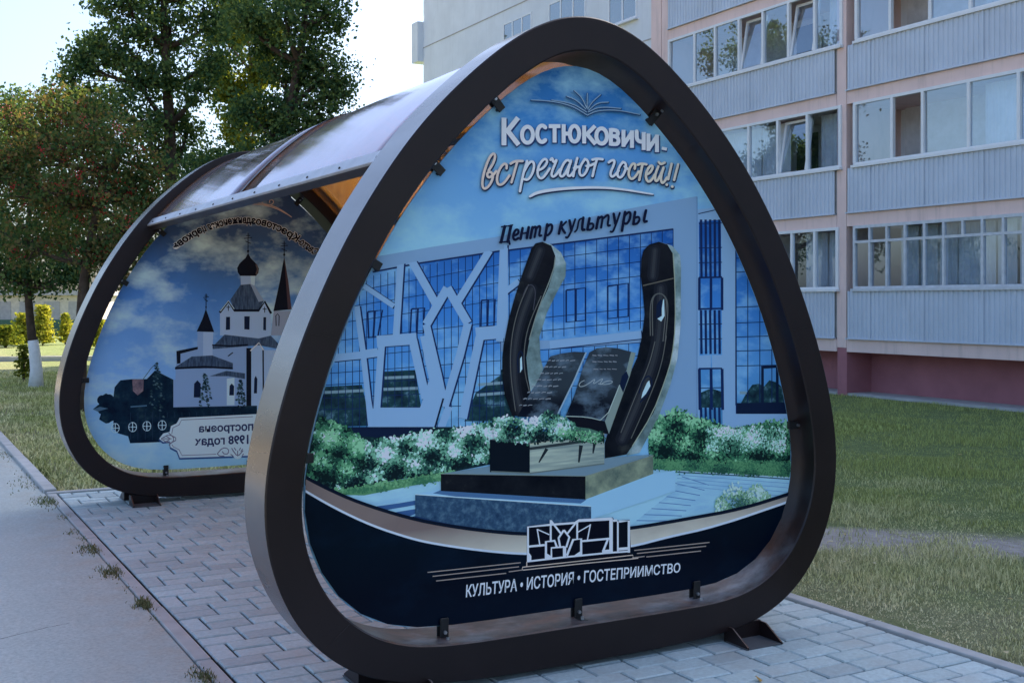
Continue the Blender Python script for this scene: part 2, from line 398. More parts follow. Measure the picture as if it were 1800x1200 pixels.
# feet: pressed channel brackets with sloping cheeks
def foot(x, yc, fwd):
    mb = MB(); wq = .10; y0 = yc
    for s in (-1, 1):
        xx = x+s*wq
        mb.add([(xx-.004,y0,.045),(xx-.004,y0+fwd*.15,.0),(xx-.004,y0+fwd*.15,.012),(xx-.004,y0+fwd*.04,.075),(xx-.004,y0,.075),(xx-.004,y0,0),
                (xx+.004,y0,.045),(xx+.004,y0+fwd*.15,.0),(xx+.004,y0+fwd*.15,.012),(xx+.004,y0+fwd*.04,.075),(xx+.004,y0,.075),(xx+.004,y0,0)],
               [(5,1,2,3,4),(11,10,9,8,7),(5,11,7,1),(1,7,8,2),(2,8,9,3),(3,9,10,4),(4,10,11,5)], M_STEEL)
    mb.box((x-wq-.004, min(y0, y0-fwd*.02), 0), (x+wq+.004, max(y0, y0-fwd*.02), .078), M_STEEL)
    mb.box((x-wq-.01, min(y0, y0+fwd*.15), .0005), (x+wq+.01, max(y0, y0+fwd*.15), .006), plain('foot_base_plate', (.10, .10, .105), .5, .5, .2, 8))
    return mb.build('foot', shelter)
for yb in (0, L):
    for x in (-.88, .87):
        foot(x, yb+.012, -1); foot(x, yb+TD-.012, 1)
# panels
PY = .12
PAN = offset_curve(match(SO, smooth_closed(INN, 720)), .045)[::2]
PAN = np.array([p for p in PAN])
def panel_mesh(name, y, sx, mat, th=.008):
    n = len(PAN); q = PAN*[sx, 1] if sx == 1 else PAN*[sx, 1]
    vs = [(p[0], y, p[1]) for p in q]+[(p[0], y+th, p[1]) for p in q]
    mb = MB().add(vs, [tuple(range(n)), tuple(range(2*n-1, n-1, -1))]+[(k, n+k, n+(k+1) % n, (k+1) % n) for k in range(n)], mat)
    return mb.build(name, shelter)
# ------------------------------------------------------------------ printing on the panels: flat ink shapes laid on the panel face
class Print:
    def __init__(s, parent, y, sx, eps=1.2e-6):
        s.parent = parent; s.y = y; s.eps = eps; s.clip = PAN*[sx, 1]*.9985+[0, .0018]; s.clip = s.clip[::2]
        s.lay = 0; s.parts = {}; s.cnt = 0
        hull = s.clip; s.edges = [(hull[i], hull[(i+1) % len(hull)]) for i in range(len(hull))]
    def to(s, p):
        q = onY(p[0], p[1], s.y); return (q[0], q[2])
    def clipped(s, poly):
        out = [np.array(p) for p in poly]
        for a, b in s.edges:
            if not out: break
            e = b-a; inp, out = out, []
            def side(p): return e[0]*(p[1]-a[1])-e[1]*(p[0]-a[0])
            for i in range(len(inp)):
                c, d = inp[i-1], inp[i]; sc_, sd_ = side(c), side(d)
                if (sc_ >= 0) != (sd_ >= 0): out.append(c+(d-c)*(sc_/(sc_-sd_)))
                if sd_ >= 0: out.append(d)
        return out
    def layer(s): s.lay += 1; return s
    def depth(s): s.cnt += 1; return s.y-.0008-.00009*s.lay-s.cnt*s.eps
    def mb(s, part):
        if part not in s.parts: s.parts[part] = MB()
        return s.parts[part]
    def flat(s, part, poly2d, mat):
        if len(poly2d) < 3: return
        yy = s.depth()
        vs = [Vector((p[0], p[1], 0)) for p in poly2d]
        tri = geometry.tessellate_polygon([vs])
        s.mb(part).add([(p[0], yy, p[1]) for p in poly2d], [tuple(t) for t in tri], mat)
    def poly(s, part, pts, mat): s.flat(part, s.clipped([s.to(p) for p in pts]), mat)
    def inside(s, q): return all((b[0]-a[0])*(q[1]-a[1])-(b[1]-a[1])*(q[0]-a[0]) >= 0 for a, b in s.edges)
    def stroke(s, part, pts, wd, mat, smooth=0, round_=True, taper=None):
        p = [np.array(q, float) for q in pts]
        for _ in range(smooth):
            r = [p[0]]
            for a, b in zip(p, p[1:]): r += [a*.75+b*.25, a*.25+b*.75]
            r.append(p[-1]); p = r
        n = len(p); lft, rgt = [], []
        for i in range(n):
            t = p[min(i+1, n-1)]-p[max(i-1, 0)]; ln = np.hypot(*t)
            if ln < 1e-6: t = np.array([1., 0])
            else: t = t/ln
            nn = np.array([-t[1], t[0]]); h = wd/2*(taper(i/(n-1)) if taper else 1)
            lft.append(p[i]+nn*h); rgt.append(p[i]-nn*h)
        for i in range(n-1): s.poly(part, [lft[i], lft[i+1], rgt[i+1], rgt[i]], mat)
        if round_ and smooth and wd > 2.2:
            for c, h in ((p[0], wd/2*(taper(0) if taper else 1)), (p[-1], wd/2*(taper(1) if taper else 1))):
                s.poly(part, [c+h*np.array([math.cos(a), math.sin(a)]) for a in np.linspace(0, 2*math.pi, 9)[:-1]], mat)
    def disc(s, part, c, r, mat, n=12, ry=None):
        ry = ry or r; s.poly(part, [(c[0]+r*math.cos(a), c[1]+ry*math.sin(a)) for a in np.linspace(0, 2*math.pi, n+1)[:-1]], mat)
    def text(s, part, body, top, bot, mat, off=0.0, shift=(0, 0)):
        adv = [glyph_adv(c) for c in body]; x1 = sum(adv)-.06; H = CAPH; x = 0.0
        top = np.array(top, float)+shift; bot = np.array(bot, float)+shift
        tt = np.linspace(0, 1, len(top)); tb = np.linspace(0, 1, len(bot))
        for ch, ad in zip(body, adv):
            if ch != ' ':
                v, f = text_mesh(ch, off); out = []
                for q in v:
                    u = min(1.03, max(-.03, (x+q[0])/x1)); h = q[1]/H; uc = min(1, max(0, u))
                    a = np.array([np.interp(uc, tt, top[:, 0]), np.interp(uc, tt, top[:, 1])]); b = np.array([np.interp(uc, tb, bot[:, 0]), np.interp(uc, tb, bot[:, 1])])
                    if u < 0: e = (top[1]-top[0])*u*(len(top)-1); a = a+e; b = b+e
                    if u > 1: e = (top[-1]-top[-2])*(u-1)*(len(top)-1); a = a+e; b = b+e
                    out.append(s.to(b+(a-b)*h))
                yy = s.depth(); s.mb(part).add([(p[0], yy, p[1]) for p in out], f, mat)
            x += ad
    def flush(s):
        for n, m in s.parts.items():
            if m.v: m.build(n.split('#')[0], s.parent)
_tc = {}
CAPH = .73
def text_mesh(body, off=0.0, gap=1.0, shear=0):
    key = (body, off, gap, shear)
    if key in _tc: return _tc[key]
    c = bpy.data.curves.new('lettering', 'FONT'); c.body = body; c.offset = off; c.space_character = gap; c.shear = shear; c.resolution_u = 3; c.fill_mode = 'FRONT'
    o = bpy.data.objects.new('lettering', c); COL.objects.link(o)
    dg = bpy.context.evaluated_depsgraph_get(); me = bpy.data.meshes.new_from_object(o.evaluated_get(dg))
    v = np.array([x.co[:2] for x in me.vertices]); f = [tuple(p.vertices) for p in me.polygons]
    bpy.data.objects.remove(o); bpy.data.curves.remove(c); bpy.data.meshes.remove(me)
    _tc[key] = (v, f); return _tc[key]
_adv = {}
def glyph_adv(c):
    if c not in _adv:
        wd_ = lambda b: float(np.ptp(text_mesh(b)[0][:, 0])); _adv[c] = wd_('Н'+c+'Н')-wd_('НН')
    return _adv[c]
_v, _ = text_mesh('Н'); CAPH = float(_v[:, 1].max()) if len(_v) else .73

def m_printsky(name, stops, z0, z1, cloud, cl_amt, cscale):
    k = N(name); sp = k.n('SeparateXYZ'); k.l(k.pos(), sp.inputs[0])
    t = k.math('DIVIDE', k.math('SUBTRACT', sp.outputs[2], z0), z1-z0, True)
    t = k.math('ADD', t, k.math('MULTIPLY', k.math('SUBTRACT', k.noise(2.3, 4), .5), .25), True)
    c = k.ramp(t, [(p, inkc(q)) for p, q in stops])
    cl = k.ramp(k.noise(cscale, 6, .6, stretch=(1, 1, 1.7)), [(.47, (0,)*3), (.66, (cl_amt,)*3)])
    k.col(k.mix(cl, c, inkc(cloud))).set(.3, .1); return k.m
def m_printnoise(name, stops, scale, stretch=None, detail=6):
    k = N(name); k.col(k.ramp(k.noise(scale, detail, .65, stretch=stretch), [(p, inkc(c)) for p, c in stops])).set(.3, .1); return k.m

fp = panel_mesh('front_panel', PY, 1, m_printsky('printed_sky', [(0, (96, 150, 208)), (.45, (72, 128, 196)), (.75, (40, 104, 180)), (1, (14, 78, 152))], 1.75, 2.62, (118, 168, 218), .6, 3.1))
fp['label'] = 'near printed panel with horseshoe monument picture and welcome lettering'
P = Print(fp, PY, 1)
WH = ink(100, 138, 190); WH2 = ink(92, 128, 178); NAVY = ink(8, 22, 52); DK = ink(10, 30, 78)
GL = m_printsky('printed_glazing', [(0, (34, 92, 142)), (.35, (58, 118, 190)), (.65, (36, 100, 184)), (1, (8, 66, 148))], .95, 1.92, (98, 150, 214), .75, 4.5)
B = 'printed_culture_centre'
# --- building mass
P.layer()
P.poly(B, [(480,500),(655,452),(760,434),(870,417),(1110,366),(1225,345),(1225,770),(480,770)], WH2)
P.poly(B, [(1225,368),(1420,352),(1420,770),(1225,770)], WH)
P.layer()
P.poly(B, [(500,510),(656,476),(878,440),(878,600),(890,760),(500,760)], GL)
P.poly(B, [(893,439),(1183,402),(1183,575),(966,598),(893,598)], GL)
P.poly(B, [(880,618),(1125,602),(1125,760),(880,760)], GL)
P.poly(B, [(1293,405),(1420,395),(1420,727),(1295,727)], GL)
P.poly(B, [(1228,390),(1267,386),(1270,745),(1230,748)], GL)
# --- reflections in the lower glazing
P.layer()
DG = m_printnoise('printed_reflection', [(.35, (6, 22, 42)), (.55, (20, 52, 66)), (.7, (70, 108, 140))], 16)
P.poly(B, [(500,683),(636,676),(652,748),(500,752)], DG); P.poly(B, [(672,653),(730,650),(740,716),(668,716)], DG)
P.poly(B, [(836,690),(892,650),(892,740),(816,740)], DG); P.poly(B, [(880,650),(905,640),(905,740),(880,740)], DG)
for q in ([(1312,690),(1322,676),(1335,674),(1342,680),(1352,668),(1366,672),(1384,690),(1392,712),(1300,712)], [(1231,690),(1250,682),(1268,688),(1269,716),(1231,716)]): P.poly(B, q, DG)
for q in ([(676,664),(728,662)], [(674,684),(734,682)], [(840,676),(890,672)], [(838,694),(890,690)], [(560,690),(640,686)], [(1300,690),(1312,690)]): P.stroke(B, q, 5, ink(92, 122, 150))
# --- mullions
P.layer()
def grid(x0, x1, tops, bots, nx, rows, wd=1.2):
    for i in range(nx+1):
        u = i/nx; P.stroke(B, [(x0+(x1-x0)*u, tops[0]+(tops[1]-tops[0])*u), (x0+(x1-x0)*u, bots[0]+(bots[1]-bots[0])*u)], wd, DK)
    for r in rows:
        P.stroke(B, [(x0, tops[0]+(bots[0]-tops[0])*r), (x1, tops[1]+(bots[1]-tops[1])*r)], wd, DK)
grid(545, 880, (506, 440), (752, 752), 27, [.08, .18, .28, .40, .52, .62, .70, .79, .87])
grid(895, 1183, (439, 402), (600, 572), 15, [0, .15, .30, .45, .78, .92], 1.3)
grid(884, 1125, (620, 602), (745, 745), 12, [0, .16, .32, .5])
grid(1293, 1420, (405, 395), (712, 712), 5.4 and 6, [.16, .24, .44, .53, .61, .69, .775], 1.5)
for q in ([(723,543),(746,541),(744,585),(721,586)], [(846,528),(870,526),(868,572),(845,574)], [(995,510),(1029,506),(1029,563),(995,566)], [(1068,503),(1104,498),(1104,556),(1068,560)], [(646,548),(672,545),(664,592),(648,594)]):
    P.stroke(B, q+[q[0]], 3, DK); m_ = ((q[0][0]+q[1][0])/2, (q[0][1]+q[1][1])/2); n_ = ((q[2][0]+q[3][0])/2, (q[2][1]+q[3][1])/2); P.stroke(B, [m_, n_], 3.4, DK)
P.poly(B, [(1295,708),(1420,706),(1420,727),(1295,727)], NAVY); P.stroke(B, [(1340,712),(1340,644),(1366,642),(1366,712)], 5, NAVY); P.stroke(B, [(1340,646),(1420,640)], 4, NAVY)
# slatted stair window
for y0, y1 in ((386, 487), (545, 622), (716, 750)):
    for i in range(5): x = 1232+i*8; P.stroke(B, [(x, y0), (x+.8, y1)], 4.2, DK)
for y in (393, 436, 462, 488, 543, 570, 596, 648, 682): P.stroke(B, [(1228, y), (1269, y-1)], 3 if y in (488, 543, 648) else 1.6, DK)
for x in (1229, 1249.5, 1269): P.stroke(B, [(x, 488), (x, 545)], 4.5, DK); P.stroke(B, [(x, 648), (x+1, 720)], 5, DK)
P.poly(B, [(1229,625),(1249,624),(1249,646),(1229,646)], WH); P.poly(B, [(1251,624),(1269,624),(1270,646),(1251,646)], WH)
# --- white lattice of the facade, each with a dark reveal behind it
def lattice(pts, wd):
    P.stroke(B, [(x+2.2, y+.8) for x, y in pts], wd+1.4, DK); LT.append((pts, wd))
LT = []
P.layer()
for pts, wd in [([(704,462),(696,592)],12), ([(634,499),(692,538)],9), ([(627,538),(638,620),(652,745)],10), ([(786,506),(749,570)],15), ([(749,570),(770,660),(779,702)],13),
                ([(786,506),(822,568)],15), ([(822,568),(808,625),(781,715)],14), ([(722,456),(767,536)],14), ([(860,440),(802,534)],13), ([(885,430),(878,600)],13),
                ([(886,514),(912,494)],10), ([(843,592),(813,735)],15), ([(836,587),(892,582)],23), ([(662,600),(732,595)],20), ([(671,598),(662,720)],12), ([(725,596),(748,700)],15), ([(745,590),(766,690)],14),
                ([(585,629),(634,624)],13), ([(643,622),(664,619)],15), ([(966,606),(1127,588)],14)]: lattice(pts, wd)
P.stroke(B, [(655,478),(735,463),(848,446),(880,441)], 3, DK); P.stroke(B, [(893,440),(1183,403)], 3, DK)
P.layer()
for pts, wd in LT: P.stroke(B, pts, wd, WH)
P.poly(B, [(500,500),(655,452),(878,416),(886,415),(886,438),(878,438),(847,443),(734,459),(699,466),(656,474),(500,505)], WH2)
P.poly(B, [(640,680),(647,751),(762,752),(780,700),(766,660),(752,672),(748,690),(738,716),(667,716),(655,718),(650,690)], WH)
P.stroke(B, [(789,714),(775,752)], 13, WH); P.stroke(B, [(889,436),(889,600)], 7, WH)
P.stroke(B, [(779,700),(764,752)], 3.2, NAVY); P.stroke(B, [(1293,400),(1294,727)], 2, DK)
P.stroke(B, [(1227,376),(1262,368)], 1.6, DK); P.stroke(B, [(1225,346),(1225,745)], 1.3, ink(70, 106, 160))
P.poly(B, [(500,750),(890,750),(890,775),(500,780)], NAVY)
# --- ground of the picture
P.layer()
G = 'printed_garden'
PVM = m_printnoise('printed_paving', [(.3, (100, 145, 192)), (.7, (122, 168, 214))], 5, (1, 1, 4))
P.poly(G, [(500,880),(640,868),(800,840),(1147,822),(1420,838),(1420,960),(500,960)], PVM)
P.layer()
SH = ink(40, 74, 130)
for q in ([(640,892),(700,884),(735,878),(735,886),(660,899)], [(655,906),(735,893),(735,900),(700,915)], [(690,918),(735,905),(760,925),(720,930)]): P.poly(G, q, SH)
for i in range(8): P.stroke(G, [(1100+i*14, 914-i*11), (1190+i*8, 915-i*9)], 1.4, ink(62, 100, 160))
for i in range(5): P.stroke(G, [(1190, 828+i*6), (1400, 842+i*8)], 1.1, ink(84, 126, 178))
P.stroke(G, [(1186,826),(1290,832),(1420,840)], 3, ink(140, 172, 206)); P.stroke(G, [(1186,829),(1290,835),(1420,844)], 1.6, ink(20, 40, 70))
P.poly(G, [(1038,905),(1185,822),(1186,860),(1105,925)], ink(118, 164, 214))
GRN = [ink(26, 66, 62), ink(44, 96, 78), ink(66, 118, 92), ink(86, 140, 112)]
def bush(region, n, pal, size, tip=0, lay=1):
    """many small leaf and petal shapes printed inside an outline given as top/bottom curves"""
    top, bot = np.array(region[0], float), np.array(region[1], float); yb = P.depth(); P.cnt += int(.00055/P.eps)
    for _ in range(int(n*1.7)):
        x = rnd.uniform(top[0, 0], top[-1, 0]); a = np.interp(x, top[:, 0], top[:, 1]); b = np.interp(x, bot[:, 0], bot[:, 1])
        u = rnd.random(); y = a+(b-a)*u+rnd.gauss(0, 2.5)
        cl = math.sin(x*.11+y*.05)+math.sin(x*.043-y*.13+1)+rnd.gauss(0, .8)-2.0*(u-.45)
        i = min(len(pal)-1, max(0, int((cl+2.4)/4.8*len(pal))))
        q = P.to((x, y))
        if not P.inside(np.array(q)): continue
        s_ = size*.72*rnd.uniform(.5, 1.3)/FPX*5; a0 = rnd.uniform(0, 6.28); el = rnd.uniform(.45, 1)
        pts = [(q[0]+s_*(math.cos(t)*math.cos(a0)-el*math.sin(t)*math.sin(a0)), q[1]+s_*(math.cos(t)*math.sin(a0)+el*math.sin(t)*math.cos(a0))) for t in (0, 1.2, 2.2, 3.3, 4.4, 5.3)]
        if not all(P.inside(np.array(p)) for p in pts): continue
        yy = yb-.0005*rnd.random()
        P.mb(G).add([(p[0], yy, p[1]) for p in pts], [(0,1,2,3,4,5)], pal[i])
pal1 = [ink(6, 22, 32), ink(18, 50, 56), ink(44, 92, 84), ink(84, 138, 128), ink(128, 178, 184), ink(160, 205, 218)]
pal2 = [ink(6, 24, 30), ink(20, 58, 54), ink(42, 96, 78), ink(70, 128, 104), ink(104, 160, 140)]
P.layer()
P.poly(G, [(520,742),(570,735),(620,765),(680,770),(760,752),(800,750),(875,745),(880,812),(800,828),(700,842),(600,862),(520,850)], ink(10, 32, 44))
P.poly(G, [(1140,742),(1190,722),(1230,735),(1290,752),(1350,742),(1420,745),(1420,815),(1140,812)], ink(10, 34, 42))
P.poly(G, [(1145,806),(1420,810),(1420,840),(1290,832),(1145,824)], GRN[1])
P.poly(G, [(560,868),(660,850),(800,826),(800,838),(640,870)], GRN[2])
P.layer()
bush([[(525,740),(560,733),(600,752),(640,775),(680,772),(740,758),(800,755),(880,738)], [(525,846),(600,858),(700,838),(800,824),(880,800)]], 3600, pal1, 4.2)
bush([[(525,735),(555,730),(600,745),(640,775)], [(525,840),(600,850),(620,835),(640,820)]], 900, pal2, 4.2)
bush([[(1140,745),(1185,716),(1230,734),(1290,755),(1345,742),(1395,738)], [(1140,806),(1230,808),(1300,808),(1395,812)]], 2600, pal2, 4)
bush([[(1240,750),(1380,752)], [(1240,792),(1380,795)]], 700, pal1[2:], 3.4)
bush([[(1145,808),(1395,812)], [(1145,824),(1395,838)]], 900, [GRN[0], GRN[1], GRN[2], GRN[2]], 3)
bush([[(585,862),(660,850),(800,828)], [(585,868),(660,862),(800,838)]], 420, [GRN[1], GRN[2], GRN[3]], 3)
# --- monument
P.layer()
Mo = 'printed_monument'
ST = m_printnoise('printed_granite', [(.3, (20, 44, 78)), (.5, (34, 62, 96)), (.7, (62, 92, 124))], 34)
BZ = m_printnoise('printed_bronze', [(.3, (2, 6, 18)), (.6, (14, 19, 30)), (.85, (44, 50, 56))], 9)
P.poly(Mo, [(729,868),(775,860),(1030,876),(1147,832),(1186,826),(1186,862),(1038,912)], ink(112, 158, 208))
P.poly(Mo, [(760,866),(775,860),(1030,877),(1020,884),(800,872)], ink(52, 88, 138))
P.poly(Mo, [(729,868),(1038,889),(1038,912),(922,935),(860,930),(790,920),(729,906)], ST)
P.poly(Mo, [(729,906),(790,920),(860,930),(922,935),(922,942),(830,934),(720,908)], ink(18, 42, 84))
P.layer()
P.poly(Mo, [(774,832),(862,818),(1147,798),(1028,836)], ink(84, 112, 140))
P.poly(Mo, [(774,832),(1028,836),(1028,877),(774,862)], BZ); P.poly(Mo, [(1028,836),(1147,799),(1147,832),(1028,877)], m_printnoise('printed_lichen_stone', [(.3, (62, 80, 84)), (.7, (112, 128, 120))], 14))
P.stroke(Mo, [(729,868),(1038,889)], 1.6, ink(142, 178, 216)); P.stroke(Mo, [(774,832),(1028,836),(1147,800)], 1.3, ink(96, 112, 120))
# horseshoe: lit edges first, dark faces on top
EDG = m_printnoise('printed_horseshoe_edge', [(.25, (36, 54, 62)), (.5, (92, 120, 138)), (.72, (150, 180, 206))], 5, (1, 1, 1.2))
P.poly(Mo, [(952,425),(968,430),(985,444),(994,463),(993,486),(977,515),(960,550),(947,592),(949,628),(954,648),(943,672),(930,690),(925,650),(924,610),(935,570),(955,520),(970,480),(972,450)], EDG)
P.poly(Mo, [(1157,425),(1180,432),(1194,448),(1196,470),(1195,572),(1190,628),(1177,676),(1157,730),(1123,795),(1100,800),(1140,730),(1168,660),(1182,590),(1184,500),(1178,440)], EDG)
P.layer()
P.poly(Mo, [(952,425),(940,428),(933,438),(925,460),(914,490),(903,525),(893,561),(884,607),(882,628),(882,660),(886,693),(899,730),(935,732),(932,690),(927,660),(924,628),(930,595),(944,545),(962,508),(973,473),(975,450),(968,432)], BZ)
P.poly(Mo, [(1157,425),(1140,430),(1130,440),(1126,455),(1125,486),(1129,515),(1132,553),(1127,592),(1119,628),(1107,655),(1081,715),(1062,778),(1062,805),(1100,798),(1112,781),(1148,724),(1169,667),(1180,628),(1186,572),(1184,492),(1181,445),(1172,430)], BZ)
P.layer()
CAPS = m_printnoise('printed_dark_cap', [(.3, (4, 6, 18)), (.7, (20, 24, 34))], 6)
P.poly(Mo, [(1157,427),(1141,432),(1131,442),(1127,456),(1126,484),(1129,502),(1150,497),(1183,489),(1180,445),(1171,432)], CAPS)
P.poly(Mo, [(952,427),(941,430),(934,440),(922,470),(916,492),(925,505),(945,500),(962,500),(972,470),(973,450),(967,434)], CAPS)
for wd, cc in ((20, (18, 23, 36)), (11, (27, 32, 45)), (5, (38, 44, 56))):
    P.stroke(Mo, [(1160,506),(1160,560),(1152,622),(1128,690),(1092,772)], wd*1.2, ink(*cc), 2); P.stroke(Mo, [(934,508),(912,565),(902,622),(904,680),(914,722)], wd, ink(*cc), 2)
    P.stroke(Mo, [(1150,440),(1146,486)], wd, ink(*cc), 1); P.stroke(Mo, [(948,440),(930,486)], wd, ink(*cc), 1)
P.stroke(Mo, [(1129,502),(1150,497),(1183,489)], 2, ink(74, 76, 78))
LN = ink(70, 76, 84); SLV = ink(140, 172, 206)
for r_ in (16, 12): P.stroke(Mo, [(1158-r_, 590), (1157-r_, 545), (1150-r_*.3, 520), (1160, 514), (1167+r_*.3, 525), (1157+r_, 550), (1152+r_, 600)], 1.8, LN, 2)
P.poly(Mo, [(1162,530),(1166,525),(1167,555),(1161,565),(1154,560),(1162,555)], SLV)
P.poly(Mo, [(1152,560),(1153,535),(1160,526),(1164,528),(1160,556)], NAVY)
P.stroke(Mo, [(1150,600),(1140,640),(1118,690),(1090,760)], 1.6, LN, 2); P.stroke(Mo, [(1170,590),(1162,640),(1142,695),(1108,770)], 1.6, LN, 2)
P.poly(Mo, [(1140,668),(1142,678),(1134,692),(1126,700),(1128,690),(1136,672)], SLV); P.stroke(Mo, [(1122,690),(1128,668),(1140,658),(1146,672),(1138,692),(1124,706)], 2.4, NAVY, 2)
P.poly(Mo, [(913,630),(916,626),(917,648),(913,655)], SLV); P.stroke(Mo, [(910,655),(908,628),(914,614),(919,626),(918,650)], 2.2, NAVY, 2)
P.stroke(Mo, [(928,500),(910,540),(898,590),(895,650),(905,722)], 1.5, LN, 2); P.stroke(Mo, [(950,520),(928,570),(920,610),(920,650),(930,690)], 1.6, LN, 2)
P.stroke(Mo, [(918,520),(925,502),(935,500),(941,512),(936,545)], 1.6, ink(48, 52, 70), 2)
P.stroke(Mo, [(975,452),(972,476),(944,545),(929,597)], 1.8, ink(96, 110, 118), 1); P.stroke(Mo, [(1182,445),(1185,495),(1186,572),(1180,628),(1168,668),(1146,726),(1110,784)], 1.6, ink(116, 130, 128), 1)
# open stone book
P.layer()
PG = m_printsky('printed_book_page', [(0, (74, 100, 138)), (.4, (16, 28, 50)), (.75, (5, 10, 26)), (1, (34, 46, 62))], .85, 1.22, (90, 118, 154), .5, 7)
P.poly(Mo, [(966,626),(985,621),(1008,618),(1029,619),(1012,660),(992,700),(978,732),(908,732),(925,700),(941,674)], PG)
P.poly(Mo, [(1035,619),(1048,612),(1064,610),(1085,612),(1108,618),(1100,650),(1088,676),(1076,708),(1062,740),(1030,732),(993,731),(1010,690),(1022,650)], PG)
P.poly(Mo, [(1108,618),(1116,620),(1106,660),(1094,692),(1069,762),(1062,740),(1088,676),(1099,655)], ink(96, 116, 126))
P.poly(Mo, [(993,731),(1030,732),(1062,740),(1069,762),(1040,760),(1010,748)], ink(10, 14, 28))
P.poly(Mo, [(1088,676),(1092,660),(1100,652),(1104,662),(1094,690)], NAVY)
P.stroke(Mo, [(1029,619),(1008,668),(978,730)], 2.6, ink(110, 138, 172)); P.stroke(Mo, [(993,731),(1030,732),(1062,740),(1088,676)], 1.3, ink(132, 154, 168), 1)
P.layer()
for i in range(8):
    x = 962-i*7.2; y = 634+i*11.2; xx = x
    while xx < x+(40 if i < 7 else 16):
        l_ = rnd.uniform(4, 10); P.stroke(Mo, [(xx, y), (xx+l_/2, y-rnd.uniform(0, 1.6)), (xx+l_, y-1)], rnd.uniform(1.2, 2), ink(104, 116, 138)); xx += l_+2
for i, (x, y, l_) in enumerate([(1040, 624, 44), (1040, 635, 44), (1042, 648, 42)]):
    xx = x
    while xx < x+l_: d_ = rnd.uniform(4, 10); P.stroke(Mo, [(xx, y), (xx+d_, y+.8)], rnd.uniform(1.2, 2), ink(98, 108, 130)); xx += d_+2
P.stroke(Mo, [(1026,668),(1018,672),(1016,679),(1024,679),(1036,672),(1046,664),(1040,676),(1052,668),(1060,664),(1050,678),(1066,668),(1078,670),(1066,676),(1050,674)], 1.2, ink(120, 138, 160), 2)
# stone book lying flat and flowers
P.poly(Mo, [(860,772),(930,780),(930,832),(860,829)], ink(5, 14, 28)); P.poly(Mo, [(930,780),(1061,762),(1061,814),(930,832)], m_printnoise('printed_book_edge', [(.35, (92, 112, 124)), (.65, (132, 150, 154))], 10, (.3, 1, 6)))
P.poly(Mo, [(860,772),(905,764),(1030,752),(1061,762),(930,780)], ink(60, 76, 92))
P.layer()
P.stroke(Mo, [(930,788),(1061,770)], 5, ink(34, 46, 56)); P.stroke(Mo, [(930,780),(1061,762)], 2, ink(128, 140, 138)); P.stroke(Mo, [(862,828),(930,831),(1061,814)], 2.4, ink(78, 94, 104))
for x0, y0, x1, y1, wd in ((960, 788, 946, 812, 6), (1020, 782, 1016, 812, 7), (1044, 776, 1041, 796, 6)): P.stroke(Mo, [(x0, y0), (x1, y1)], wd, ink(22, 32, 44), taper=lambda t: 1-.6*t)
P.layer()
for x in range(0, 90, 6): P.stroke(Mo, [(985+x*.2, 742+x*.1), (1015+x*.35, 754), (1060+x*.05, 766+x*.06)], 1.6, ink(54, 92, 90), 1)
_G, G = G, Mo
bush([[(866,738),(890,732),(930,738),(965,722),(990,735),(1010,748)], [(866,772),(900,776),(950,778),(990,772),(1010,766)]], 1000, pal1, 3.6)
bush([[(980,752),(1060,762)], [(980,772),(1062,778)]], 240, pal2, 3.2)
G = _G
P.layer()
bush([[(1256,880),(1285,850),(1310,862),(1330,850),(1352,872)], [(1256,905),(1285,900),(1310,895),(1330,888),(1352,878)]], 620, [ink(40, 80, 78), ink(74, 116, 104), ink(108, 150, 138), ink(140, 180, 190)], 3.6)
# --- lower navy field with sweeping bands
P.layer()
F = 'printed_footer'
arc1 = [(510,822),(527,833),(570,856),(628,882),(718,910),(790,924),(860,933),(922,938),(1010,936),(1106,928),(1200,912),(1300,894),(1389,866),(1420,855)]
arc2 = [(510,846),(527,857),(587,892),(653,923),(720,945),(760,954),(840,966),(922,973),(1010,971),(1107,960),(1170,943),(1257,924),(1386,880),(1420,868)]
NV = m_printsky('printed_navy', [(0, (1, 10, 30)), (.5, (0, 5, 22)), (1, (0, 10, 26))], .2, .6, (2, 18, 40), .8, 2.2)
TAN = m_printsky('printed_tan_band', [(0, (160, 165, 172)), (1, (92, 84, 92))], .50, .66, (104, 96, 100), .4, 1.4)
def band(a, b, mat):
    for i in range(len(a)-1): P.poly(F, [a[i], a[i+1], b[i+1], b[i]], mat)
P.poly(F, arc2+[(1420,1150),(510,1150)], NV); band(arc1, arc2, TAN)
P.layer()
P.stroke(F, arc1, 6, ink(6, 16, 36), 2, False); P.stroke(F, [(x, y) for x, y in arc2], 4, ink(150, 168, 206), 2, False)
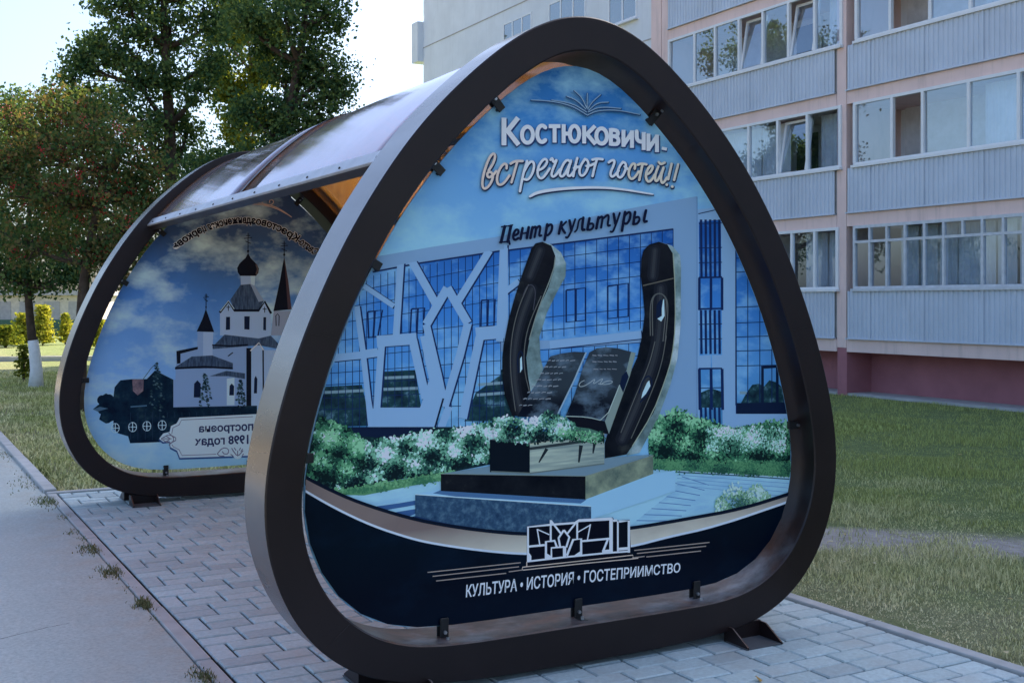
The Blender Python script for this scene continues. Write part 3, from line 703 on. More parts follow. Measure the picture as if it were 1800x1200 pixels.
# --- emblem
P.layer()
e_ = lambda pts: [(910+x/8.571, 900+y/8.571) for x, y in pts]
E_ = 'printed_emblem'; EW = ink(168, 190, 230); TN = ink(158, 150, 156)
P.poly(E_, e_([(125,205),(470,165),(860,150),(900,110),(1420,70),(1440,120),(1670,105),(1690,620),(120,810)]), ink(3, 6, 22))
P.layer()
for pts, wd in [([(140,740),(140,215),(480,180),(860,152)],3.6), ([(860,150),(905,118),(1400,92)],5), ([(1390,80),(1390,590)],6.2), ([(482,110),(482,440)],3.4), ([(485,120),(632,310)],3.4), ([(860,152),(735,310)],3.2),
    ([(680,260),(600,380),(622,505)],3.6), ([(680,260),(762,368),(715,520)],3.6), ([(280,250),(462,330)],2), ([(278,245),(318,482)],2.2), ([(140,510),(392,485)],3.8), ([(410,700),(410,435),(540,420),(572,512)],4), ([(492,680),(492,528),(690,512)],3.2),
    ([(690,508),(690,665)],5.6), ([(725,645),(820,405),(940,392),(940,630)],4), ([(880,150),(880,395)],3.2), ([(890,292),(1082,182)],2), ([(1080,172),(1033,412)],2.2), ([(940,428),(1375,388)],3.6), ([(1345,392),(1268,585)],3.8),
    ([(1492,125),(1492,578)],3), ([(1420,120),(1480,115)],4), ([(1510,132),(1658,122),(1658,600)],4.2), ([(1500,548),(1660,535)],5), ([(130,732),(690,668),(1290,608),(1660,580)],3.2)]:
    P.stroke(E_, e_(pts), wd, EW)
P.poly(E_, e_([(125,560),(190,650),(190,722),(125,742)]), EW); P.poly(E_, e_([(400,600),(490,650),(490,690),(395,700)]), EW); P.poly(E_, e_([(820,650),(940,570),(940,635)]), EW); P.poly(E_, e_([(1255,560),(1400,550),(1400,592),(1255,600)]), EW)
for pts in ([(122,735),(122,805)], [(55,855),(55,818),(900,728),(1720,636),(1720,685)], [(60,862),(900,770),(1720,692),(1800,682)]): P.stroke(E_, e_(pts), 1.6, TN)
e7 = lambda pts: [(720+x/3.333, 880+y/3.333) for x, y in pts]
for pts in ([(100,415),(645,358)], [(130,438),(635,382)], [(150,465),(560,420)], [(575,412),(660,400)], [(1310,287),(1750,240)], [(1325,305),(1730,262)], [(1380,325),(1700,290)], [(1300,330),(1370,322)]):
    P.stroke(E_, e7(pts), 1.7, ink(122, 116, 124))
P.text('printed_slogan', 'КУЛЬТУРА • ИСТОРИЯ • ГОСТЕПРИИМСТВО', [(817,1027),(1005,1004),(1194,988)], [(816,1048),(1004,1025),(1193,1004)], ink(178, 192, 222), .018)
# --- headline
H1 = 'printed_headline'
LETT = {'К': [[(.12,0),(.12,1)], [(.92,1),(.25,.47)], [(.34,.52),(.95,0)]], 'О': [[(.5+.40*math.cos(t), .5+.42*math.sin(t)) for t in np.linspace(0, 2*math.pi, 15)]],
 'С': [[(.5+.42*math.cos(t), .5+.42*math.sin(t)) for t in np.linspace(.85, 5.43, 12)]], 'Т': [[(.02,.9),(.98,.9)], [(.5,0),(.5,.92)]],
 'Ю': [[(.08,0),(.08,1)], [(.08,.5),(.42,.5)], [(.67+.26*math.cos(t), .5+.42*math.sin(t)) for t in np.linspace(0, 2*math.pi, 15)]],
 'В': [[(.14,0),(.14,1)], [(.14,.9),(.55,.9),(.78,.82),(.78,.64),(.55,.55),(.14,.55)], [(.5,.55),(.80,.47),(.86,.28),(.74,.12),(.5,.1),(.14,.1)]],
 'И': [[(.12,1),(.12,0)], [(.12,.1),(.88,.9)], [(.88,1),(.88,0)]], 'Ч': [[(.14,1),(.14,.66),(.24,.5),(.5,.44),(.86,.48)], [(.86,1),(.86,0)]]}
HL = [('К',60,240,102,102,385,380),('О',250,392,178,176,376,374),('С',410,530,166,165,368,366),('Т',535,660,170,170,356,356),('Ю',675,862,168,170,360,364),('К',882,1022,180,186,364,374),('О',1008,1146,192,198,380,386),('В',1156,1266,208,214,386,394),('И',1286,1400,224,232,398,412),('Ч',1420,1520,240,250,420,434),('И',1540,1655,262,276,438,456)]
def headline(dx, dy, ex, mat):
    for ch, x0, x1, t0, t1, b0, b1 in HL:
        for q in LETT[ch]:
            pts = [(870+(x0+(x1-x0)*u)/5.806+dx, 190+((b0+(b1-b0)*u)*(1-v)+(t0+(t1-t0)*u)*v)/5.806+dy) for u, v in q]
            P.stroke(H1, pts, (8.6 if x0 == 60 else 7.0)+ex, mat, 1 if len(q) > 3 else 0)
P.layer(); headline(.9, 2.0, 2.6, ink(22, 44, 96)); P.layer(); headline(0, 0, 0, ink(176, 196, 238))
P.stroke(H1, [(1162,263),(1171,265)], 7, ink(22, 44, 96)); P.layer(); P.stroke(H1, [(1161,261),(1170,263)], 5.4, ink(176, 196, 238))
z1 = lambda s_: [(830+x/9, 260+y/9) for x, y in s_]; z2 = lambda s_: [(1000+x/9, 260+y/9) for x, y in s_]
SC = [z1(q) for q in (
 [(240,365),(320,240),(350,130),(318,84),(255,150),(185,330),(140,520),(145,630),(190,655),(262,590),(312,480),(300,400),(250,378),(212,420),(238,482),(310,440),(362,370)],
 [(525,330),(530,265),(480,252),(410,340),(370,470),(382,575),(432,592),(492,552),(570,440)], [(588,255),(655,212),(780,214)], [(690,240),(650,380),(602,550)],
 [(850,212),(790,400),(735,690)], [(800,380),(880,232),(945,215),(965,290),(930,420),(862,512),(806,500)],
 [(1012,362),(1102,330),(1172,232),(1150,178),(1098,190),(1030,290),(1008,420),(1052,492),(1112,470),(1205,330)],
 [(1220,195),(1250,158),(1262,240),(1312,200)], [(1312,205),(1232,400),(1242,462),(1292,452),(1368,345)],
 [(1540,225),(1475,186),(1402,290),(1360,420),(1390,465),(1442,432),(1540,225)], [(1542,205),(1480,420),(1512,458),(1562,420),(1632,300)])]
SC += [z2(q) for q in (
 [(112,165),(72,310),(48,452)], [(60,325),(152,300)], [(232,182),(170,270),(138,380),(170,455),(232,422),(290,300),(282,205),(232,182)], [(255,292),(332,280),(385,250)],
 [(350,192),(420,174),(512,186)], [(420,190),(382,320),(352,452)], [(608,235),(650,202),(702,198),(692,270),(630,400),(650,468),(702,440),(765,365)],
 [(832,228),(778,290),(738,420),(770,478),(822,460),(880,340),(882,250),(832,228)], [(862,300),(915,342)], [(1018,335),(1032,262),(982,248),(930,340),(920,440),(960,502),(1012,480),(1085,375)],
 [(1068,272),(1120,250),(1205,266)], [(1142,262),(1112,400),(1090,512)], [(1200,425),(1262,400),(1312,310),(1282,272),(1220,340),(1188,450),(1220,542),(1272,530),(1345,415)],
 [(1392,298),(1340,430),(1342,532),(1382,522),(1442,400),(1475,315)], [(1475,315),(1430,460),(1442,562),(1482,550),(1528,470)], [(1398,228),(1432,268),(1492,238)], [(1602,255),(1546,500)], [(1704,265),(1640,512)])]
H2 = 'printed_script'
ul = [z1([(890,775)])[0], z1([(1000,710)])[0], z1([(1250,665)])[0], z2([(0,640)])[0], z2([(400,625)])[0], z2([(800,652)])[0], z2([(1310,738)])[0]]
for sh, colr, ex in (((.8, 1.6), ink(14, 32, 70), 2.6), ((0, 0), None, 0)):
    P.layer()
    for q in SC:
        c_ = colr or (ink(166, 156, 168) if q[0][0] < 915 else ink(168, 174, 206) if q[0][0] < 1110 else ink(168, 162, 170))
        P.stroke(H2, [(x+sh[0], y+sh[1]) for x, y in q], 4.4+ex, c_, 2)
    for q in ((1525, 585), (1612, 615)):
        P.disc(H2, (1000+q[0]/9+sh[0], 260+q[1]/9+sh[1]), 2.6+ex/2, colr or ink(168, 162, 170))
    P.stroke(H2, [(x+sh[0], y+sh[1]) for x, y in ul], 5.6+ex, colr or ink(160, 172, 206), 2, True, lambda t: .35+.75*math.sin(min(1, t*2.2+.25)*math.pi/2)*(1-t)**.55)
# --- second line in bold italic
P.layer()
zc = lambda s_: [(860+x/6, 350+y/6) for x, y in s_]
C3 = 'printed_title'; TI = ink(6, 14, 44)
for wd, q in [(4.4,[(150,290),(112,455)]),(4.4,[(215,285),(182,450)]),(2.2,[(95,458),(200,446)]),(2.2,[(116,294),(172,286)]),(2.2,[(186,286),(232,276)]),(3,[(196,446),(202,476)]),
 (3.6,[(242,388),(290,370),(297,332),(272,318),(246,355),(236,408),(256,436),(294,412)]),(4,[(338,308),(316,422)]),(4,[(402,298),(382,412)]),(2.4,[(326,366),(392,355)]),
 (4,[(442,298),(420,412)]),(3.4,[(434,322),(472,286),(482,310),(464,402)]),(3.4,[(476,318),(515,280),(527,302),(508,392),(534,385)]),
 (4,[(597,268),(570,432)]),(3.6,[(588,302),(630,264),(652,282),(642,342),(602,388),(584,374)]),(4,[(747,244),(720,366)]),(3,[(736,306),(797,240)]),(3.8,[(745,298),(784,358)]),
 (4,[(832,228),(852,332)]),(3,[(892,214),(850,342),(812,412),(794,404)]),(4,[(977,198),(960,330),(988,324)]),(2.6,[(977,204),(930,214),(915,322),(888,346)]),
 (4,[(1042,204),(1020,322)]),(3.4,[(1026,270),(1076,254),(1087,290),(1060,327),(1018,325)]),(4,[(1137,194),(1114,312)]),(3.4,[(1128,218),(1174,180),(1182,206),(1164,302)]),(3.4,[(1176,214),(1234,164),(1247,186),(1230,286),(1258,279)]),
 (4,[(1297,158),(1316,262)]),(3,[(1362,148),(1320,272),(1286,352),(1264,344)]),(4,[(1417,138),(1384,337)]),(3.6,[(1408,182),(1454,134),(1477,150),(1466,222),(1432,267),(1404,252)]),
 (4,[(1522,138),(1504,266)]),(3.4,[(1510,206),(1560,184),(1572,220),(1546,262),(1504,266)]),(4,[(1637,122),(1610,246),(1644,236)])]:
    P.stroke(C3 if q[0][0] < 690 else C3+'#2', zc(q), wd*1.22, TI, 2 if len(q) > 2 else 1)
# --- open book mark above the headline
zb = lambda s_: [(820+x/4.5, 140+y/4.5) for x, y in s_]
BK = [zb(q) for q in ([(500,165),(650,172),(820,208),(945,285)], [(660,165),(830,192),(940,262)], [(945,285),(1020,248),(1180,242),(1360,280)], [(948,262),(1040,217),(1212,232)], [(780,135),(860,165),(935,240)], [(840,90),(900,142),(940,230)], [(945,110),(942,230)], [(1050,122),(982,180),(946,240)], [(1112,182),(1022,186),(952,250)])]
P.layer()
for q in BK: P.stroke('printed_book_mark', [(x, y+1.1) for x, y in q], 3.4, ink(20, 48, 92), 2)
P.layer()
for q in BK: P.stroke('printed_book_mark', q, 1.7, ink(96, 128, 168), 2)
P.flush()
print('front print layers', P.lay, 'depth mm', P.lay*.5)
# ------------------------------------------------------------------ far panel: church picture seen from its back, writing mirrored
KTINT = (K_FRONT[0]*1.18, K_FRONT[1]*.90, K_FRONT[2]*.70); PRN = {}
bp = panel_mesh('back_panel', L+.12, 1.035, m_printsky('printed_evening_sky', [(0, (122, 152, 194)), (.35, (98, 130, 178)), (.6, (58, 96, 150)), (.8, (46, 66, 102)), (1, (42, 52, 76))], .25, 2.55, (150, 164, 192), .95, 1.7))
bp['label'] = 'far printed panel with white church picture, lettering mirrored'
P = Print(bp, L+.12, 1.035, 2.5e-6)
za = lambda s_: [(280+x/3.75, 320+y/3.75) for x, y in s_]; zz = lambda s_: [(x/2.79, 400+y/2.79) for x, y in s_]
CH = 'printed_church'; WL = ink(108, 124, 156); WL2 = ink(128, 140, 166); TE = m_printnoise('printed_metal_roof', [(.35, (30, 40, 60)), (.65, (62, 74, 96))], 12, (6, 1, 1)); BR = ink(14, 15, 26); DW = ink(14, 22, 44)
P.layer()
P.poly(CH, zz([(865,605),(970,588),(970,650),(1040,650),(1045,575),(1215,575),(1215,890),(820,890),(820,750),(860,745)]), WL)
P.poly(CH, zz([(1225,600),(1270,562),(1295,600),(1380,600),(1380,880),(1225,880)]), WL2)
P.poly(CH, za([(400,858),(455,795),(490,845),(655,845),(695,795),(735,865),(735,1010),(655,1030),(400,1010)]), WL2)
P.poly(CH, za([(535,612),(632,612),(628,690),(538,690)]), ink(122, 136, 164)); P.poly(CH, za([(600,612),(632,612),(628,690),(604,690)]), ink(146, 158, 184))
P.poly(CH, za([(755,848),(862,848),(870,1010),(735,1010)]), ink(116, 118, 136))
P.poly(CH, za([(252,985),(355,988),(350,1150),(248,1150)]), WL2); P.poly(CH, za([(252,985),(290,986),(288,1150),(248,1150)]), WL)
P.layer()
P.poly(CH, za([(535,678),(600,672),(628,682),(690,782),(655,842),(490,842),(468,776)]), TE); P.poly(CH, za([(600,672),(628,682),(690,782),(655,790)]), ink(110, 118, 138))
P.poly(CH, za([(350,1085),(430,1005),(655,1030),(735,1012),(790,1070),(790,1100),(655,1075),(352,1100)]), TE)
P.poly(CH, zz([(858,684),(940,632),(1040,626),(1142,664),(1142,688),(870,692)]), TE); P.poly(CH, zz([(1028,728),(1110,702),(1202,714),(1202,742),(1120,728)]), TE); P.poly(CH, zz([(865,605),(970,584),(970,596),(885,618),(885,665),(868,668)]), BR)
P.poly(CH, za([(585,468),(602,500),(640,540),(657,570),(652,600),(638,618),(532,618),(517,595),(513,565),(530,535),(568,500)]), BR); P.stroke(CH, za([(640,545),(650,575),(640,605)]), 3, ink(74, 60, 62), 1)
P.poly(CH, za([(307,835),(330,900),(362,988),(246,984),(285,900)]), BR); P.poly(CH, za([(823,490),(850,650),(872,838),(752,850),(795,650)]), BR); P.poly(CH, za([(823,490),(850,650),(872,838),(848,842)]), ink(62, 44, 50))
P.layer()
P.stroke(CH, za([(398,860),(455,788),(495,846),(655,846),(695,788),(737,866)]), 4.2, BR); P.stroke(CH, za([(402,850),(456,782),(494,836)]), 1.4, ink(150, 160, 184)); P.stroke(CH, zz([(858,690),(1000,682),(1142,690)]), 3.4, BR); P.stroke(CH, zz([(1040,576),(1130,580),(1215,574)]), 2.6, BR)
for q in ([(440,888),(466,888),(466,972),(438,974)], [(560,884),(596,884),(594,972),(560,970)], [(686,890),(704,890),(703,978),(685,974)]): P.poly(CH, za(q), DW)
for q in ([(950,832),(952,765),(968,748),(984,765),(984,832)], [(1124,822),(1126,775),(1136,764),(1148,776),(1147,822)], [(1245,812),(1247,740),(1254,726),(1262,742),(1260,812)]): P.poly(CH, zz(q), DW)
P.poly(CH, zz([(1208,590),(1232,590),(1232,885),(1208,885)]), BR); P.stroke(CH, zz([(1290,600),(1292,870)]), 2.6, BR); P.stroke(CH, zz([(1228,604),(1270,564),(1292,600)]), 2, ink(168, 160, 160))
P.stroke(CH, za([(770,948),(768,880),(780,868),(790,882),(788,948)]), 1.6, BR); P.poly(CH, zz([(1112,740),(1150,735),(1150,870),(1112,870)]), ink(150, 160, 186))
P.poly(CH, zz([(1124,822),(1126,775),(1136,764),(1148,776),(1147,822)]), DW); P.stroke(CH, zz([(1118,630),(1142,612)]), 2, DW)
for cx_, y0, y1, s_ in ((585, 335, 470, 1), (823, 388, 492, .95), (308, 735, 838, .7)):
    P.stroke(CH, za([(cx_, y0), (cx_, y1)]), 1.4, BR); P.disc(CH, za([(cx_, y1-14)])[0], 2.1*s_, BR)
    for dy, hw, sl in ((18, 14, 0), (34, 26, 3), (62, 18, -8)): P.stroke(CH, za([(cx_-hw*s_, y0+dy*s_+sl), (cx_+hw*s_, y0+dy*s_-sl)]), 1.3, BR)
for cx_, cy in ((455, 828), (694, 840)): P.stroke(CH, za([(cx_, cy-18), (cx_, cy+20)]), 1.4, BR); P.stroke(CH, za([(cx_-13, cy-3), (cx_+13, cy-3)]), 1.4, BR)
# trees, fence and ornament silhouettes
P.layer(); GD = 'printed_churchyard'
FO = m_printnoise('printed_dark_garden', [(.35, (5, 14, 30)), (.55, (10, 28, 44)), (.75, (34, 52, 58))], 10)
P.poly(GD, zz([(455,890),(490,862),(486,832),(520,812),(556,830),(562,782),(590,748),(650,742),(720,742),(760,700),(850,745),(850,880),(1260,872),(1260,960),(880,935),(840,1000),(800,1050),(638,1056),(628,1022),(580,1008),(556,985),(556,945),(520,960),(486,940),(496,908)]), FO)
for q in ((500, 845, 24), (525, 935, 24), (500, 895, 20), (535, 840, 24)): P.disc(GD, zz([q[:2]])[0], q[2]/2.79, FO, 14)
P.poly(GD, zz([(648,742),(705,742),(702,800),(675,822),(652,800)]), m_printnoise('printed_red_brick', [(.35, (66, 54, 66)), (.65, (108, 86, 92))], 22))
P.layer()
for x, y0, y1, wd in ((770, 660, 930, 95), (1005, 715, 880, 80), (1180, 745, 880, 60)):
    for i in range(110):
        t = rnd.random(); y = y0+(y1-y0)*t; hx = wd*.5*(.15+.85*t)*(1 if t < .8 else .7)
        a = rnd.uniform(-1, 1); cx_, cy = zz([(x+a*hx, y)])[0]; r_ = rnd.uniform(1.2, 3)
        P.poly(GD, [(cx_-r_, cy), (cx_, cy-r_*.8), (cx_+r_, cy+r_*.4), (cx_, cy+r_*.6)], rnd.choice([ink(10, 26, 34), ink(30, 50, 56), ink(58, 76, 82), ink(14, 32, 44)]))
for x in (565, 650, 720, 795):
    c = zz([(x, 982-(x-565)*.06)])[0]; P.stroke(GD, [(c[0]+7*math.cos(a), c[1]+8.2*math.sin(a)) for a in np.linspace(0, 6.3, 18)], 1.3, ink(150, 162, 176)); P.stroke(GD, [(c[0]-7, c[1]), (c[0]+7, c[1])], 1.5, ink(150, 162, 176)); P.stroke(GD, [(c[0], c[1]-8), (c[0], c[1]+8)], 1.5, ink(150, 162, 176))
for i in range(16): x = 640+i*36; P.stroke(GD, zz([(x, 905), (x, 1040 if x < 800 else 930)]), 1, ink(26, 40, 58))
P.poly(GD, zz([(455,890),(490,878),(530,886),(480,900)]), ink(62, 84, 104)); P.stroke(GD, zz([(640,878),(720,872)]), 2.4, ink(60, 84, 104)); P.stroke(GD, zz([(700,745),(740,690),(770,660)]), 1, ink(40, 60, 70))
# plaque
P.layer(); PQ = 'printed_plaque'
def plq(dx, dy, m): P.poly(PQ, [(x+dx, y+dy) for x, y in zz([(880,932),(1245,914),(1420,906),(1420,1112),(1190,1118),(882,1128),(868,1092),(836,1076),(832,1046),(800,1050),(780,1034),(800,1008),(832,1000),(838,972),(868,958)])], m)
plq(-1, 3, ink(40, 62, 104)); P.layer(); plq(0, 0, ink(160, 166, 196)); P.layer()
ORN = ink(96, 88, 104)
P.stroke(PQ, zz([(1240,926),(890,942),(878,966),(848,980),(842,1010)]), 1.2, ORN); P.stroke(PQ, zz([(842,1062),(850,1074),(878,1088),(892,1116),(1060,1110)]), 1.2, ORN)
for q in ([(790,1034),(830,1012),(872,1036),(830,1060),(790,1034)], [(800,1034),(840,1034)], [(812,1020),(836,1034),(812,1050)], [(826,1004),(858,1036),(828,1066)], [(1065,1108),(1090,1078),(1120,1082),(1120,1108),(1098,1110),(1090,1096)], [(1065,1108),(1078,1120),(1100,1118)], [(1135,1080),(1162,1120),(1190,1084)], [(1148,1078),(1165,1104),(1180,1078)], [(1130,1110),(1165,1134),(1195,1108)]):
    P.stroke(PQ, zz(q), 1.7, ORN, 1)
P.disc(PQ, zz([(1165,1112)])[0], 8, ink(160, 166, 196)); P.layer(); P.stroke(PQ, zz([(1140,1090),(1165,1122),(1192,1092)]), 1.8, ORN, 1); P.stroke(PQ, zz([(1165,1092),(1165,1120)]), 1.6, ORN)
P.text('printed_inscription', 'построена', [(446,741),(398,744),(350,746)], [(446,756),(398,757),(350,759)], ink(34, 38, 70), .03)
P.text('printed_inscription', '1998 годах', [(440,763),(392,766),(344,768)], [(440,779),(392,780),(344,782)], ink(34, 38, 70), .03)
# arched title
bot_ = za([(1022,480),(960,438),(900,392),(800,330),(700,290),(600,272),(520,270),(440,282),(360,306),(290,328),(200,378),(108,442)])
cen_ = np.array(za([(575,830)])[0])
top_ = [tuple(np.array(p)+(np.array(p)-cen_)/np.hypot(*(np.array(p)-cen_))*12.5) for p in bot_]
TT = 'printed_arched_title'
P.layer(); P.text(TT, 'Свято-Крестовоздвиженская церковь', top_, bot_, ink(168, 164, 172), .085)
P.layer(); P.text(TT, 'Свято-Крестовоздвиженская церковь', top_, bot_, ink(10, 10, 22), .045)
for q in ([(430,165),(520,142),(620,135),(720,148),(800,180),(872,232)], [(520,152),(640,144),(760,168),(860,222)], [(640,120),(632,102),(650,92),(668,104),(672,132),(700,156),(740,152),(756,130),(742,116),(724,122),(728,138)], [(240,232),(330,196),(420,168)]): P.stroke('printed_scroll', za(q), 1.5, ink(150, 124, 116), 2)
P.flush()

# ------------------------------------------------------------------ panel clips with bolts
def clip_at(x, z, y, inward):
    """angle clip: one leg on the frame's inner face, one leg on the panel, hex bolt through it"""
    d = Vector(inward).normalized()               # points from frame to panel in the XZ plane
    t = Vector((-d.z, 0, d.x)); n_ = Vector((0, -1, 0)); c = Vector((x, y, z))
    def bx(mb, o, a, b, c3, m):
        vs = [o+d*i*a[0]+t*j*a[1]+n_*k*a[2] for i, j, k in ((-1,-1,-1),(1,-1,-1),(1,1,-1),(-1,1,-1),(-1,-1,1),(1,-1,1),(1,1,1),(-1,1,1))]
        mb.add(vs, [(0,3,2,1),(4,5,6,7),(0,1,5,4),(1,2,6,5),(2,3,7,6),(3,0,4,7)], m)
    mb = MB(); bx(mb, c+n_*.0185, (.046, .019, .004), 0, 0, M_BLACK); bx(mb, c-d*.043+n_*.045, (.004, .019, .030), 0, 0, M_BLACK)
    bx(mb, c-d*.01-n_*.014, (.036, .019, .004), 0, 0, M_BLACK); bx(mb, c+d*.034+n_*.004, (.006, .019, .018), 0, 0, M_BLACK)
    o = bevel(mb.build('panel_clip', shelter), .002, 1)
    b = MB(); b.tube([c-d*.012+n_*.02, c-d*.012+n_*.033], [.0085, .0075], M_BOLT, 6); b.build('bolt', o)
    b = MB(); b.tube([c-d*.040+n_*.052, c-d*.026+n_*.052], [.0085, .0075], M_BOLT, 6); b.build('bolt', o)
for y, sx in ((PY, 1), (L+.12, 1.035)):
    for x, z, d in ((-.66, .235, (0, 1)), (.0, .235, (0, 1)), (.66, .235, (0, 1)), (1.275, .985, (-1, .02)), (-1.275, .985, (1, .02)), (.415, 2.455, (-.66, -.75)), (-.415, 2.455, (.66, -.75)), (-.70, 2.165, (.74, -.67)), (-.985, 1.76, (.87, -.5))):
        clip_at(x*sx, z, y, (d[0], 0, d[1]))

# ------------------------------------------------------------------ roof: two bent amber sheets on purlins, edge angles with screws
RP = offset_curve(SO, .045)
top = [p for p in RP if p[1] > (2.225 if p[0] < 0 else 1.88)]; top.sort(key=lambda p: p[0])
top = np.array(top)
def roof_sheet(y0, y1, ny):
    n = len(top); vs = []; fs = []
    for j in range(ny+1):
        for p in top: vs.append((p[0], y0+(y1-y0)*j/ny, p[1]+.0035*math.sin(j*1.7+p[0]*3)))
    for j in range(ny):
        for i in range(n-1): fs.append((j*n+i, j*n+i+1, (j+1)*n+i+1, (j+1)*n+i))
    o = raw('roof_sheet', vs, fs, M_ROOF, shelter, smooth=True)
    md = o.modifiers.new('t', 'SOLIDIFY'); md.thickness = .004; return o
roof_sheet(TD-.02, 2.66, 8); roof_sheet(2.67, L+.02, 8)
def along(p, nrm, y0, y1, hw, hd, m, name, parent=shelter):
    t = np.array([-nrm[1], nrm[0]]); q = [p+nrm*a*hd+t*b*hw for a, b in ((-1,-1),(1,-1),(1,1),(-1,1))]
    vs = [(c[0], y0, c[1]) for c in q]+[(c[0], y1, c[1]) for c in q]
    return MB().add(vs, [(0,1,2,3),(7,6,5,4),(0,4,5,1),(1,5,6,2),(2,6,7,3),(3,7,4,0)], m).build(name, parent)
def prof_at(x):
    i = int(np.argmin(abs(top[:, 0]-x))); i = min(max(i, 1), len(top)-2); t = top[i+1]-top[i-1]; t /= np.hypot(*t); return top[i], np.array([-t[1], t[0]])
for x in (-.80, -.42, 0, .42, .82):
    p, n_ = prof_at(x); along(p-n_*.028, n_, TD-.01, L+.01, .02, .022, M_STEEL, 'purlin')
p, n_ = prof_at(0)
strip = MB()
for yy in (2.665,):
    n = len(top); vs = []; fs = []
    for d in (.003, .009):
        for s in (-.022, .022):
            for q in top: vs.append((q[0]*1.0, yy+s, q[1]+d))
    for a, b in ((0, 1), (2, 3)):
        for i in range(n-1): fs.append((a*n+i, a*n+i+1, b*n+i+1, b*n+i))
    for a, b in ((0, 2), (1, 3)):
        for i in range(n-1): fs.append((a*n+i, a*n+i+1, b*n+i+1, b*n+i))
    strip.add(vs, fs, M_STEEL)
strip.build('seam_strip', shelter)
for s in (-1, 1):
    q = top[0] if s < 0 else top[-1]; t = top[1]-top[0]; t /= np.hypot(*t); t = t*[1, 1] if s < 0 else t*[-1, 1]; nrm = np.array([-t[1], t[0]])*(1 if s < 0 else -1)
    e1 = along(q-t*.018+nrm*.006, nrm, TD-.03, L+.03, .034, .003, M_ALU, 'edge_angle')
    along(q-t*.052-nrm*.012, nrm, TD-.02, L+.02, .0025, .018, M_ALU, 'edge_lip', e1)
    along(q-t*.03-nrm*.026, nrm, TD-.01, L+.01, .026, .022, M_STEEL, 'edge_beam')
    for i in range(11):
        y = TD+.12+i*.46; c = q-t*.03+nrm*.009
        MB().tube([(c[0], y, c[1]), (c[0]+nrm[0]*.006, y, c[1]+nrm[1]*.006)], .0065, M_BLACK, 6).build('screw', e1)
# ------------------------------------------------------------------ apartment building beside the lawn
XF = 12.0
bld = empty('apartment_building', (XF, 10.4, 0), 'long apartment block with grey ribbed balconies and peach concrete bands', 'building')
def bpart(mb, name, parent=None):
    o = mb.build(name, parent or bld)
    if parent is None: o.matrix_parent_inverse = Matrix.Translation((-XF, -10.4, 0))
    return o
def bsub(mb, name, parent): return mb.build(name, parent)
yof = lambda px: float(onX(px, 300, XF)[1])
PILL = [yof(1485), 15.75, 5.25, -.1, -5.4, -10.7]
STEP = 2.12
floors = [(.95+.0, 1.82, 2.90)]+[(3.12+STEP*k, 3.94+STEP*k, 5.02+STEP*k) for k in range(6)]
TOPZ = 16.0
# masses
mb = MB(); mb.box((XF+1.35, -30, .72), (XF+14, 16.0, TOPZ), M_WALL); bpart(mb, 'main_wall')
mb = MB(); mb.box((XF+.30, 16.02, -.1), (XF+14, 28.75, TOPZ), M_WALL)
bpart(mb, 'end_section_wall')
for k in range(7):                                 # storey joints of the panel wall
    z = .95+STEP*k+.1; mb = MB(); mb.box((XF+.285, 16.03, z-.012), (XF+.299, 28.74, z+.012), plain('joint_mortar', (.40, .385, .37), .9, .1)); bpart(mb, 'panel_joint')
mb = MB(); mb.box((XF+.62, -30, -.1), (XF+13.9, 16.0, .72), M_MAROON); bpart(mb, 'plinth')
mb = MB(); mb.box((XF+.05, -30, -.05), (XF+.62, 16.0, .015), M_CONC); bpart(mb, 'paved_apron')
mb = MB(); mb.box((XF+.1, 28.75, 9.1), (XF+.9, 29.2, 10.35), M_WALL); bpart(mb, 'end_wall_ledge')
fins = [(yof(1478), .11), (15.75, .11), (5.25, .11), (-.1, .11)]
for y, h in fins:
    mb = MB(); mb.box((XF+.02, y-h, .80), (XF+1.35, y+h, TOPZ), M_PINK); bpart(mb, 'concrete_fin')
    mb = MB(); mb.box((XF+.03, y-h, -.05), (XF+.62, y+h, .80), M_MAROON); bpart(mb, 'plinth_fin')
mb = MB(); mb.box((XF+.02, 15.88, .8), (XF+.30, 16.24, TOPZ), M_PINK); bpart(mb, 'corner_pilaster')
def ribbed(y0, y1, z0, z1, x):
    """trapezoidal ribbed sheet, ribs about 10 cm apart"""
    ps = []; y = y0; pit = .095
    while y < y1-.001:
        for dy, dx in ((0, 0), (.042, 0), (.052, -.018), (.082, -.018), (.095, 0)):
            if y+dy <= y1: ps.append((x+dx, y+dy))
        y += pit
    n = len(ps); vs = [(a, b, z0) for a, b in ps]+[(a, b, z1) for a, b in ps]
    return MB().add(vs, [(i, i+1, n+i+1, n+i) for i in range(n-1)], M_SIDE)
def interior(par, y0, y1, z0, z1):
    mb = MB(); mb.box((XF+1.25, y0, z0), (XF+1.32, y1, z1), M_DARKIN)
    ym = y0+(y1-y0)*.35; mb.box((XF+1.2, ym, z0), (XF+1.24, ym+.75, z1-.15), M_PVC); mb.box((XF+1.19, ym+.08, z0+.1), (XF+1.2, ym+.67, z1-.25), plain('dim_door_glass', (.05, .06, .07), .1, .5))
    bsub(mb, 'inner_wall', par)
def curtain(par, y0, y1, z0, z1, x=None):
    ps = []; n = max(6, int((y1-y0)/.035)); x = x or XF+.34
    for i in range(n+1): ps.append((x+.018*math.sin(i*1.9)+rnd.uniform(-.006, .006), y0+(y1-y0)*i/n))
    n = len(ps); bsub(MB().add([(a, b, z0) for a, b in ps]+[(a, b, z1) for a, b in ps], [(i, i+1, n+i+1, n+i) for i in range(n-1)], M_CURT), 'curtain', par)
